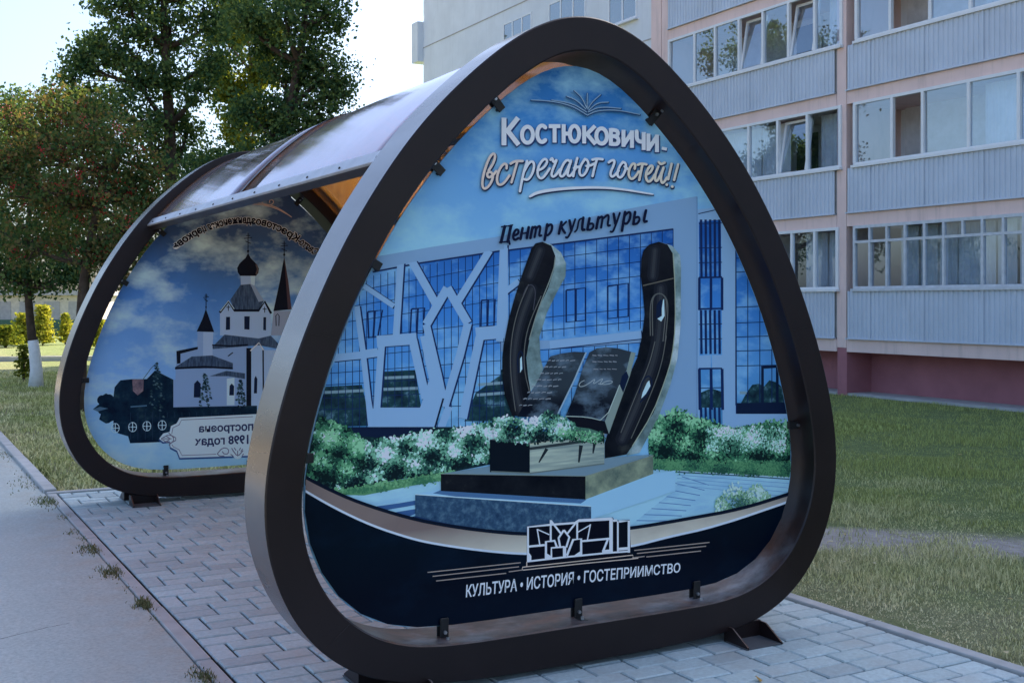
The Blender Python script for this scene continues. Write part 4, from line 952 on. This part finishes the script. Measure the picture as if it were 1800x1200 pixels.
def glazing(y_list, z0, z1, fm, open_=(), dark=(), transom=None, curt=(), fw=.028, mids=()):
    """one balcony glazing: frame (part) with panes, sashes and curtains (sub-parts)"""
    ys = sorted(y_list); y0, y1 = ys[0], ys[-1]; mb = MB()
    xf0, xf1 = XF-.012, XF+.05
    mb.box((xf0-.05, y0-.01, z0-.045), (xf1, y1+.01, z0), fm)               # sill
    mb.box((xf0, y0, z1-.05), (xf1, y1, z1), fm); mb.box((xf0+.004, y0, z0), (xf1-.004, y1, z0+.04), fm)
    for y in ys: 
        h = fw if y not in (y0, y1) else fw*1.1
        a, b = (y, y+2*h) if y == y0 else (y-2*h, y) if y == y1 else (y-h, y+h)
        mb.box((xf0-.003, a, z0+.04), (xf1-.002, b, z1-.05), fm)
    if transom: mb.box((xf0+.002, y0, transom-.022), (xf1-.006, y1, transom+.022), fm)
    fr = bpart(mb, 'balcony_glazing')
    for i in range(len(ys)-1):
        a, b = ys[i], ys[i+1]
        if i in dark: continue
        if i in open_:
            mb = MB(); d = .16; s = [(XF, z0+.05, 0), (XF+d, z1-.07, 0)]
            for q0, q1 in ((a+.03, a+.075), (b-.075, b-.03)): mb.add([(XF+.0,q0,z0+.05),(XF+.04,q0,z0+.05),(XF+d+.04,q0,z1-.08),(XF+d,q0,z1-.08),(XF+.0,q1,z0+.05),(XF+.04,q1,z0+.05),(XF+d+.04,q1,z1-.08),(XF+d,q1,z1-.08)], [(0,1,2,3),(7,6,5,4),(0,4,5,1),(1,5,6,2),(2,6,7,3),(3,7,4,0)], fm)
            mb.box((XF+d, a+.03, z1-.125), (XF+d+.04, b-.03, z1-.08), fm)
            sa = bsub(mb, 'tilted_sash', fr)
            bsub(MB().add([(XF+.02,a+.075,z0+.06),(XF+.02,b-.075,z0+.06),(XF+d+.02,b-.075,z1-.12),(XF+d+.02,a+.075,z1-.12)], [(0,1,2,3)], M_GLASS), 'pane', fr)
            continue
        for lo, hi in ([(z0, transom), (transom, z1)] if transom else [(z0, z1)]):
            if transom and lo == transom and i in mids:
                m_ = (a+b)/2; bsub(MB().box((xf0, m_-.02, lo), (xf1-.01, m_+.02, hi-.05), fm), 'glazing_bar', fr)
            tl = rnd.uniform(-.012, .012); tv = rnd.uniform(-.008, .008)
            bsub(MB().add([(XF+.02+tl,a,lo),(XF+.02-tl,b,lo),(XF+.02-tl+tv,b,hi-.02),(XF+.02+tl+tv,a,hi-.02)], [(0,1,2,3)], M_GLASS), 'pane', fr)
        if i in curt: curtain(fr, a+.02, b-.02, z0, z1-.05)
    interior(fr, y0, y1, z0-.6, z1+.1)
    return fr
def pxs(l): return [yof(p) for p in l]
LB, RBY = (fins[0][0]+.12, 15.63), (5.37, fins[0][0]-.12)
def bay(y0, y1, k, spec):
    zb, zs, zt = floors[k]
    bpart(ribbed(y0+.02, y1-.02, zb+.02, zs-.04, XF-.01), 'ribbed_balcony_front')
    yy = y0+1.12
    while yy < y1-.4:
        sm = MB(); sm.box((XF-.0315, yy-.014, zb+.03), (XF-.028, yy+.014, zs-.05), M_SIDE); bpart(sm, 'sheet_seam'); yy += 1.14
    mb = MB(); mb.box((XF-.035, y0+.015, zb), (XF+.01, y1-.015, zb+.022), M_SIDE); bpart(mb, 'front_drip_trim')
    mb = MB(); mb.box((XF+.02, y0, zb-.22), (XF+1.35, y1, zb-.003), M_PINK); bpart(mb, 'balcony_slab')
    mb = MB(); mb.box((XF+.03, y0, zb+.02), (XF+.08, y1, zs-.045), M_CONC); bpart(mb, 'parapet')
    glazing(spec.pop('ys'), zs, zt, **spec)
def even(y0, y1, n): return [y0+(y1-y0)*i/n for i in range(n+1)]
LY, RY = LB, RBY
for k in range(7):
    if k == 0: sp = dict(ys=pxs([1474, 1432, 1392])+[LY[1]-2.6, LY[1]-1.6, LY[1]-.1], fm=M_PVC, curt=(0, 1))
    elif k == 1: sp = dict(ys=pxs([1479, 1419, 1367, 1316])+[LY[1]-1.3, LY[1]-.1], fm=M_PVC, open_=(1,), curt=(0, 2, 3))
    elif k == 2: sp = dict(ys=pxs([1481, 1432, 1386, 1341, 1299, 1257, 1221])+[LY[1]-.03], fm=M_PVC, open_=(1, 3), curt=(0,))
    else: sp = dict(ys=even(LY[0]+.02, LY[1]-.03, 6), fm=M_PVC, curt=(1, 2, 4), open_=(3,))
    bay(LY[0], LY[1], k, sp)
    if k == 0: sp = dict(ys=pxs([1500, 1529, 1559, 1591, 1625, 1659, 1727, 1764])+[yof(1800), yof(1845), RY[0]+.03], fm=M_OLDW, transom=2.62, curt=(0, 1, 2, 3, 4, 5, 6, 7), mids=(4,), fw=.022)
    elif k == 1: sp = dict(ys=pxs([1500, 1568, 1622, 1703, 1791])+[RY[0]+.03], fm=M_PVC, dark=(3,), curt=(0, 1))
    elif k == 2: sp = dict(ys=pxs([1503, 1565, 1635, 1706, 1790])+[RY[0]+.03], fm=M_PVC, dark=(3,), curt=(0, 1))
    else: sp = dict(ys=even(RY[0]+.03, RY[1]-.02, 5), fm=M_PVC, curt=(0, 2, 3))
    bay(RY[0], RY[1], k, sp)
    if k < 4: bay(.02, 5.13, k, dict(ys=even(.06, 5.09, 5), fm=M_PVC, curt=(0, 1, 3)))
# windows of the blank end section
XW = XF+.30
def wall_window(y0, y1, z0, z1, n, open_last=False):
    mb = MB(); f = .05
    mb.box((XW-.015, y0, z0), (XW+.05, y0+f, z1), M_PVC); mb.box((XW-.015, y1-f, z0), (XW+.05, y1, z1), M_PVC)
    mb.box((XW-.014, y0+f, z1-f), (XW+.05, y1-f, z1), M_PVC); mb.box((XW-.014, y0+f, z0), (XW+.05, y1-f, z0+f), M_PVC)
    for i in range(1, n): y = y0+(y1-y0)*i/n; mb.box((XW-.013, y-.03, z0+f), (XW+.05, y+.03, z1-f), M_PVC)
    mb.box((XW-.10, y0-.05, z0-.05), (XW, y1+.05, z0-.025), M_PVC)
    fr = bpart(mb, 'window')
    for i in range(n):
        a, b = y0+(y1-y0)*i/n+.03, y0+(y1-y0)*(i+1)/n-.03
        bsub(MB().add([(XW-.004,a,z0+f),(XW-.004,b,z0+f),(XW-.004,b,z1-f),(XW-.004,a,z1-f)], [(0,1,2,3)], m_dimglass), 'pane', fr)
k_ = N('reflecting_window_glass'); k_.col((.10, .12, .14)).set(.04, 1.0); k_.p.inputs['Coat Weight'].default_value = 1; k_.p.inputs['Coat IOR'].default_value = 2.2; m_dimglass = k_.m
w3 = [onX(p, q, XW) for p, q in ((885, 40), (885, 75), (935, 60), (965, 0), (1030, 0), (1070, 0), (1120, 0))]
for dz in (0, -STEP, -2*STEP, -3*STEP, STEP, 2*STEP):
    for a, b, n in ((w3[2][1], w3[0][1], 3), (w3[4][1], w3[3][1], 3), (w3[6][1], w3[5][1], 2)):
        z0 = 8.0+dz
        wall_window(a, b, z0, z0+1.18, n)
# ------------------------------------------------------------------ trees
def tree(name, base, trunk, blobs, leafmat, label, seed, leaf=.085, dens=1.0, lime=0, group=None, berries=None, th=.16):
    """blobs: (px, py, radius px) read at the tree's own distance; every blob is filled with leafy twigs joined to the trunk by limbs"""
    r = np.random.default_rng(seed); base = np.array(base, float)
    t = empty(name, base, label, 'tree', group)
    tr = np.array(trunk, float); mbt = MB(); mbl = MB(); nseg = len(tr)
    rad = [th*(1-.72*i/(nseg-1)) for i in range(nseg)]; rad[0] *= 1.25
    if lime:
        cut = next(i for i in range(nseg) if tr[i][2] > lime)
        mbl.tube(tr[:cut+1]-base, [x*1.04 for x in rad[:cut+1]], M_LIME, 12); mbl.build('whitewashed_base', t, smooth=True)
        mbt.tube(tr[cut:]-base, rad[cut:], M_BARK, 10)
    else: mbt.tube(tr-base, rad, M_BARK, 10)
    LV, cnt = [], 0; bp_ = []
    dep = lambda p: (p[0]-CAM[0])*math.sin(YAW)+(p[1]-CAM[1])*math.cos(YAW)
    d0 = dep(base)
    for bx_, by_, br_ in blobs:
        c = atd(bx_, by_, d0+r.uniform(-.7, .7)); Rm = br_/FPX*d0
        zc = [q for q in tr if q[2] < c[2]-.25*Rm]; s = (zc[-1] if len(zc) else tr[len(tr)//2])
        mid = (s+c)/2+np.array([0, 0, -.18*np.linalg.norm(c-s)])+r.normal(0, .08, 3)
        lt = [(1-u)**2*s+2*u*(1-u)*mid+u*u*c for u in np.linspace(0, 1, 7)]
        mbt.tube(np.array(lt)-base, np.linspace(th*.42, .018, 7), M_BARK, 6)
        nc = max(6, int(46*dens*Rm**1.6+8))
        for _ in range(nc):
            v = r.normal(0, 1, 3); v /= np.linalg.norm(v); q = c+v*Rm*(r.random()**.45)*np.array([1, 1, .92])
            if r.random() < .55:
                k = lt[r.integers(3, 7)]; m2 = (k+q)/2+r.normal(0, .06, 3); mbt.tube(np.array([k, m2, q])-base, [.016, .010, .004], M_BARK, 4, False)
            n = int(r.uniform(40, 100)); sg = r.uniform(.10, .24)
            LV.append(q+r.normal(0, sg, (n, 3))*np.array([1, 1, .7])); bp_.append(q)
    mbt.build('trunk', t, smooth=True)
    Cn = np.vstack(LV); n = len(Cn); Lf = leaf*r.uniform(.6, 1.35, n)
    a = r.normal(0, 1, (n, 3)); a[:, 2] -= .5; a /= np.linalg.norm(a, axis=1)[:, None]
    b = np.cross(a, r.normal(0, 1, (n, 3))); b /= np.linalg.norm(b, axis=1)[:, None]
    A = a*Lf[:, None]; Bv = b*Lf[:, None]*.34; nn = np.cross(a, b)*Lf[:, None]*.12
    V = np.stack([Cn-A*.5, Cn+Bv+nn, Cn+A*.5, Cn-Bv+nn], 1).reshape(-1, 3)-base
    raw('crown', V, np.arange(4*n).reshape(-1, 4), leafmat, t)
    if berries:
        mb = MB(); mm = plain('red_berry', (.42, .022, .02), .4, .4)
        for q in [bp_[i] for i in r.choice(len(bp_), berries)]:
            for _ in range(14):
                p = q+r.normal(0, .045, 3)-base; s = .013
                mb.add([p+np.array(o)*s for o in ((1,0,0),(-1,0,0),(0,1,0),(0,-1,0),(0,0,1),(0,0,-1))], [(0,2,4),(2,1,4),(1,3,4),(3,0,4),(2,0,5),(1,2,5),(3,1,5),(0,3,5)], mm)
        o = mb.build('berry_clusters', t); o['kind'] = 'stuff'
    return t
LF1 = m_leaf('dark_green_leaves', [(.035, .078, .045), (.062, .125, .062), (.095, .165, .070), (.16, .22, .08)], .42)
LF2 = m_leaf('rowan_leaves', [(.04, .085, .04), (.075, .13, .05), (.11, .14, .055), (.17, .13, .06)], .40)
LF3 = m_leaf('sunlit_yellow_green_leaves', [(.07, .10, .02), (.12, .15, .025), (.18, .19, .03)], .5)
def tpath(pts, d):  return [tuple(atd(px, py, d)) for px, py in pts]
b1 = onZ(63, 678); d1 = (b1[0]-CAM[0])*math.sin(YAW)+(b1[1]-CAM[1])*math.cos(YAW)
tree('lime_washed_tree', b1, [b1-[0, 0, .1]]+tpath([(64, 650), (61, 620), (58, 598), (56, 592), (52, 550), (48, 500), (46, 450), (50, 400), (55, 340), (60, 280)], d1),
     [(20, 400, 62), (5, 310, 70), (92, 340, 52), (20, 470, 44), (112, 425, 42), (60, 250, 60), (-40, 380, 80), (-30, 240, 80), (60, 480, 36), (-20, 470, 60), (110, 490, 34), (20, 180, 40), (140, 470, 34)], LF1, 'street tree with whitewashed lower trunk on the lawn', 3, lime=.80, th=.115, dens=.55, leaf=.08)
def gb(px, d): p = atd(px, 600, d); return np.array([p[0], p[1], -.03])
bR = gb(140, 17.2)
tree('rowan_tree', bR, [bR-[0, 0, .1]]+tpath([(140, 700), (142, 600), (146, 520), (152, 460), (160, 420), (172, 360), (185, 300), (190, 250)], 17.2),
     [(70, 260, 62), (135, 262, 60), (120, 340, 62), (185, 335, 55), (228, 402, 42), (182, 440, 46), (95, 190, 42), (246, 310, 46), (210, 260, 42), (100, 420, 40), (30, 215, 40), (270, 360, 34), (210, 470, 34), (60, 340, 50), (160, 200, 40), (250, 420, 30), (-10, 300, 60), (40, 420, 46)], LF2, 'rowan tree with red berries leaning behind the far panel', 5, leaf=.065, dens=.85, berries=170, th=.11)
bT = gb(300, 26)
tree('tall_tree', bT, [bT-[0, 0, .1]]+tpath([(306, 620), (304, 500), (302, 400), (300, 300), (298, 220), (294, 150), (290, 80), (288, 0), (286, -80)], 26),
     [(215, 70, 76), (300, 40, 80), (330, -40, 90), (240, 140, 55), (376, 100, 48), (175, 95, 46), (330, 225, 40), (400, -20, 66), (286, 270, 46), (250, 210, 44), (180, 180, 46), (240, -40, 80), (350, 300, 46), (300, 340, 50), (230, 330, 46), (150, 250, 60), (200, 420, 50), (120, 170, 50), (290, 130, 40), (350, 160, 36), (250, 380, 46), (130, 380, 60), (60, 300, 60), (140, 110, 44), (370, 40, 44), (210, 0, 60)], LF1, 'tallest dark tree with bare trunk showing through its crown', 8, leaf=.095, dens=.5, th=.21)
bU = gb(512, 24)
tree('leafy_tree', bU, [bU-[0, 0, .1]]+tpath([(512, 640), (510, 500), (506, 400), (500, 320), (500, 250), (510, 180), (525, 110), (535, 40), (540, -20)], 24),
     [(545, 55, 62), (572, 120, 48), (505, 140, 52), (565, 190, 50), (470, 225, 50), (525, 245, 50), (582, 20, 36), (432, 190, 30), (450, 290, 46), (385, 285, 46), (500, 30, 52), (540, -30, 60), (460, -30, 60), (590, 250, 30), (430, 40, 36), (415, 320, 46), (500, 200, 40), (540, 290, 36), (490, 285, 40), (350, 350, 46), (600, 160, 26), (480, 80, 36), (540, 110, 44)], LF1, 'dense dark green tree nearest the pale end of the apartment block', 13, leaf=.09, dens=.6, th=.17)
bV = gb(425, 38)
tree('sunlit_tree', bV, [bV-[0, 0, .1]]+tpath([(425, 620), (425, 500), (428, 400), (432, 300), (438, 200), (442, 120)], 38),
     [(440, 140, 44), (425, 230, 40), (395, 60, 40), (470, 120, 34), (445, 300, 50), (380, 330, 60), (470, 60, 36), (410, 170, 46), (450, 200, 40), (380, 130, 40), (430, 30, 40)], LF3, 'sunlit yellow green tree glowing between the dark crowns', 17, leaf=.15, dens=.35, th=.13)
# sunlit shrubs and far things at the left edge
def shrub(px, py, d, hpx, wpx, mat, label, seed, dens=1.0, leaf=.12):
    r = np.random.default_rng(seed); b = gb(px, d); t = empty('shrub', b, label, 'shrub', 'sunlit shrubs behind the lawn')
    hz = hpx/FPX*d; wz = wpx/FPX*d; n = int(1500*dens)
    u = r.random(n); C_ = np.c_[r.normal(0, .36, n)*wz*(1-.45*u), r.normal(0, .36, n)*wz*(1-.45*u), .1+u*hz]
    a = r.normal(0, 1, (n, 3)); a /= np.linalg.norm(a, axis=1)[:, None]; q = np.cross(a, r.normal(0, 1, (n, 3))); q /= np.linalg.norm(q, axis=1)[:, None]
    l_ = leaf*r.uniform(.6, 1.3, n)[:, None]
    V = np.stack([C_-a*l_*.5, C_+q*l_*.4, C_+a*l_*.5, C_-q*l_*.4], 1).reshape(-1, 3)
    raw('foliage', V, np.arange(4*n).reshape(-1, 4), mat, t)
    mb = MB()
    for i in range(5): mb.tube([(0, 0, -.05), (r.normal(0, .1)*wz, r.normal(0, .1)*wz, hz*.45), (r.normal(0, .22)*wz, r.normal(0, .22)*wz, hz*.85)], [.025, .016, .006], M_BARK, 5)
    mb.build('stems', t)
LFS = m_leaf('bright_shrub_leaves', [(.16, .20, .03), (.26, .28, .04), (.36, .34, .06)], .45)
shrub(75, 600, 43, 66, 26, LFS, 'tall yellow green shrub right of the whitewashed trunk', 21, 1.1)
shrub(115, 600, 44, 50, 16, LFS, 'narrow yellow shrub beside the far frame', 22, .7)
shrub(40, 600, 43, 52, 22, LFS, 'yellow green shrub just left of the whitewashed trunk', 23, .9)
shrub(10, 602, 41, 34, 40, LF3, 'low green shrub at the left edge before the green fence', 24, 1.2)
shrub(172, 610, 40, 44, 26, LFS, 'yellow shrub glimpsed between far frame and church panel', 25, .8)
shrub(42, 655, 23.5, 55, 22, LF3, 'small shrub in the shade beside the whitewashed trunk', 26, .35, .07)
# green sheet fence: panels and posts
MG = plain('dark_green_fence_sheet', (.018, .075, .058), .5, .4, .1, 3)
fa, fb = gb(-60, 52), gb(330, 52)
fence = empty('sheet_fence', fa, 'low dark green sheet metal fence far beyond the lawn', 'fence')
for i in range(9):
    a = (fb-fa)*i/9; b = (fb-fa)*(i+1)/9; d_ = (b-a)/np.linalg.norm(b-a); n_ = np.array([-d_[1], d_[0], 0])*.03
    a2, b2 = a+d_*.06, b-d_*.06; up = np.array([0, 0, .82]); lo = np.array([0, 0, .06])
    MB().add([a2+lo-n_, b2+lo-n_, b2+lo+n_, a2+lo+n_, a2+up-n_, b2+up-n_, b2+up+n_, a2+up+n_], [(0,3,2,1),(4,5,6,7),(0,1,5,4),(1,2,6,5),(2,3,7,6),(3,0,4,7)], MG).build('fence_panel', fence)
    MB().tube([a+[0, 0, -.1], a+[0, 0, .9]], .045, MG, 8).build('fence_post', fence)
# pale low building far behind the fence
gA, gB = atd(-70, 560, 66), atd(150, 560, 66); gA[2] = gB[2] = 0
far = empty('garage_row', gA, 'pale low building with grey roof far behind the green fence', 'building')
d_ = (gB-gA); wl = np.linalg.norm(d_); d_ /= wl; nrm_ = np.array([-d_[1], d_[0], 0])
MFAR = plain('far_pale_wall', (.52, .47, .42), .9, .1); MFR = plain('far_grey_roof', (.34, .33, .35), .8, .2)
def pr(a0, a1, b0, b1, z0, z1, m, nm): 
    q = [d_*a0+nrm_*b0, d_*a1+nrm_*b0, d_*a1+nrm_*b1, d_*a0+nrm_*b1]
    MB().add([p+[0, 0, z0] for p in q]+[p+[0, 0, z1] for p in q], [(0,3,2,1),(4,5,6,7),(0,1,5,4),(1,2,6,5),(2,3,7,6),(3,0,4,7)], m).build(nm, far)
pr(0, wl, 0, 6, -.1, 1.95, MFAR, 'wall'); pr(-.3, wl+.3, -.35, 6.3, 1.96, 2.25, MFR, 'roof')
for i in range(5): pr(.6+i*1.4, 1.5+i*1.4, -.03, -.005, .0, 1.6, MFR, 'garage_door')
# old kerb of the cross path beyond the trees
ka, kb_ = onZ(-80, 634), onZ(330, 630)
cross = MB(); dd = (kb_-ka)/np.linalg.norm(kb_-ka); nn_ = np.array([-dd[1], dd[0], 0])
cross.add([ka-nn_*.1+[0, 0, z] for z in (-.1, .1)]+[kb_-nn_*.1+[0, 0, z] for z in (-.1, .1)]+[ka+nn_*.1+[0, 0, z] for z in (-.1, .1)]+[kb_+nn_*.1+[0, 0, z] for z in (-.1, .1)], [(0,2,3,1),(4,5,7,6),(1,3,7,5),(0,1,5,4),(2,6,7,3)], M_CONC)
cross.build('cross_path_kerb', kind='structure')

# ------------------------------------------------------------------ grass, weeds, fallen leaf
def m_blade(name, g, d):
    k = N(name); rp = k.n('NewGeometry').outputs['Random Per Island']; sp = k.n('SeparateXYZ'); k.l(k.pos(), sp.inputs[0])
    f = k.noise(.9, 4, .6)
    dry = k.math('ADD', k.math('ADD', k.math('MULTIPLY', f, 1.9), k.math('MULTIPLY', sp.outputs[0], -.17)), k.math('MULTIPLY', rp, .5)); dry = k.math('SUBTRACT', dry, k.math('ADD', .24, k.math('MULTIPLY', k.math('LESS_THAN', 5.5, sp.outputs[1]), .85)), True)
    gc = k.ramp(rp, [(0, tuple(x*.6 for x in g)), (.5, g), (1, tuple(x*1.6 for x in g))]); dc = k.ramp(rp, [(0, tuple(x*.6 for x in d)), (.6, d), (1, tuple(x*1.35 for x in d))])
    c = k.mix(dry, gc, dc); df = k.n('BsdfDiffuse'); tl = k.n('BsdfTranslucent'); k.l(c, df.inputs[0]); k.l(c, tl.inputs[0])
    m = k.n('MixShader', Fac=.3); k.l(df.outputs[0], m.inputs[1]); k.l(tl.outputs[0], m.inputs[2]); k.l(m.outputs[0], k.o.inputs[0]); return k.m
MBL = m_blade('grass_blades', (.38, .41, .14), (.86, .75, .50))
def blades(name, P_, h, mat, wd=.006, **kw):
    n = len(P_); r = rng
    th = r.uniform(0, 2*np.pi, n); lean = r.uniform(.1, 1.0, n)*h; c = r.uniform(0, 2*np.pi, n)
    w_ = wd*r.uniform(.6, 1.4, n); dx = np.c_[np.cos(c), np.sin(c), np.zeros(n)]*w_[:, None]
    mid = P_+np.c_[np.cos(th)*lean*.35, np.sin(th)*lean*.35, h*.62]; tip = P_+np.c_[np.cos(th)*lean, np.sin(th)*lean, h*r.uniform(.75, 1, n)]
    V = np.stack([P_-dx, P_+dx, mid+dx*.7, mid-dx*.7, tip], 1).reshape(-1, 3)
    o = np.arange(n)[:, None]*5; F_ = np.vstack([o+[0, 1, 2], o+[0, 2, 3], o+[3, 2, 4]])
    return raw(name, V, F_, mat, **kw)
def scatter(n, x0, x1, y0, y1, power=1.5, ref=5.0):
    out = []; got = 0
    while got < n:
        x = rng.uniform(x0, x1, 200000); y = rng.uniform(y0, y1, 200000); d = np.hypot(x-CAM[0], y-CAM[1])
        keep = rng.random(200000) < np.minimum(1, (ref/d)**power); out.append(np.c_[x, y][keep]); got += keep.sum()
    return np.vstack(out)[:n]
def cheapnoise(p, s): return np.sin(p[:, 0]*s+1.3*np.sin(p[:, 1]*s*.7))+np.sin(p[:, 1]*s*1.1+1.7*np.sin(p[:, 0]*s*.6+2))
# lawn beside the shelter
p = scatter(330000, 1.66, 12.0, -4.0, 15.0, 1.7, 5.0)
trk = np.abs(p[:, 0]*.62+p[:, 1]*.78-3.12); bare = (trk < .42*(4.35-p[:, 0]).clip(0, 1)+.22*cheapnoise(p, 3.1)) & (p[:, 0] < 4.4)
edge = (p[:, 0]-1.66) < (.10+.06*cheapnoise(p, 5)); keep = ~((bare | edge) & (rng.random(len(p)) < .80)); p = p[keep]
h = (.026+.012*cheapnoise(p, 2.3)+.010*cheapnoise(p, 6.1)+.022*rng.random(len(p))**2)*(.8+.07*p[:, 0].clip(0, 6)); h = h.clip(.010, .10)
blades('lawn_grass', np.c_[p, np.full(len(p), -.032)], h, MBL, .0026, kind='stuff', label='short patchy lawn grass beside the shelter, dry near the paving', cat='grass')
p = scatter(110000, -1.38, 9, 6.12, 24, 1.2, 12); thin = cheapnoise(p, 1.7) > 1.1
p = p[~(thin & (rng.random(len(p)) < .8) & (p[:, 1] < 9.5))]; h = (.05+.03*rng.random(len(p))+.012*cheapnoise(p, 1.9)).clip(.02, .12)
blades('back_lawn_grass', np.c_[p, np.full(len(p), -.032)], h, MBL, .008, kind='stuff', label='green lawn grass behind the shelter under the trees', cat='grass')
# weeds in the seam between path and paving
MWD = m_blade('weed_blades', (.07, .12, .035), (.20, .19, .09))
wpts, wh = [], []
for (px, py, n, s, hh) in ((70, 830, 260, .16, .07), (60, 850, 200, .2, .06), (84, 882, 320, .10, .06), (112, 908, 60, .05, .04), (128, 935, 60, .05, .04), (160, 965, 260, .07, .055), (195, 1005, 280, .07, .06), (255, 1062, 320, .045, .075), (275, 1085, 60, .03, .03), (148, 945, 60, .05, .035), (360, 1190, 260, .05, .05), (20, 800, 260, .2, .06), (230, 1035, 40, .05, .03)):
    hh *= .6; c = onZ(px, py); q = rng.normal(0, 1, (n, 2))*[s*.55, s*1.3]+c[:2]; q[:, 0] = np.minimum(q[:, 0], -1.46-.03*rng.random(n)) if py > 868 else q[:, 0]
    wpts.append(q); wh.append(hh*rng.uniform(.4, 1.1, n))
wq = np.vstack(wpts); blades('path_weeds', np.c_[wq, np.full(len(wq), -.01)], np.concatenate(wh), MWD, .0028, kind='stuff', label='tufts of weeds along the seam of path and paving', cat='weeds')
lp = scatter(150, 1.7, 9, -2.5, 8, 1.2, 5.0); mb = MB(); mlt = m_leaf('dry_litter_leaves', [(.55, .42, .22), (.62, .52, .34), (.70, .64, .50)], .2)
for x, y in lp:
    a = rnd.uniform(0, 6.28); s_ = rnd.uniform(.012, .03); ca, sa = math.cos(a)*s_, math.sin(a)*s_; z = rnd.uniform(-.005, .02)
    mb.add([(x-ca, y-sa, z), (x+sa*.5, y-ca*.5, z+.006), (x+ca, y+sa, z+.002), (x-sa*.5, y+ca*.5, z+.008)], [(0, 1, 2, 3)], mlt)
mb.build('leaf_litter', kind='stuff', label='few pale dry leaf scraps scattered over the lawn', cat='litter')
lf = onZ(1334, 1196); mb = MB(); ml = plain('dry_yellow_leaf', (.42, .25, .06), .7, .2)
mb.add([(-.03,0,.004),(-.01,.014,.018),(.028,.004,.010),(-.008,-.014,.004)], [(0,1,3),(1,2,3)], ml); mb.tube([(.028,.004,.010),(.045,.008,.004)], .0012, ml, 4)
o = mb.build('fallen_leaf', None, tuple(lf+[0, 0, .002])); o.rotation_euler = (0, 0, R(60)); props(o, 'single dry yellow leaf lying on the paving at the bottom edge', 'leaf')
print('objects', len(bpy.data.objects))
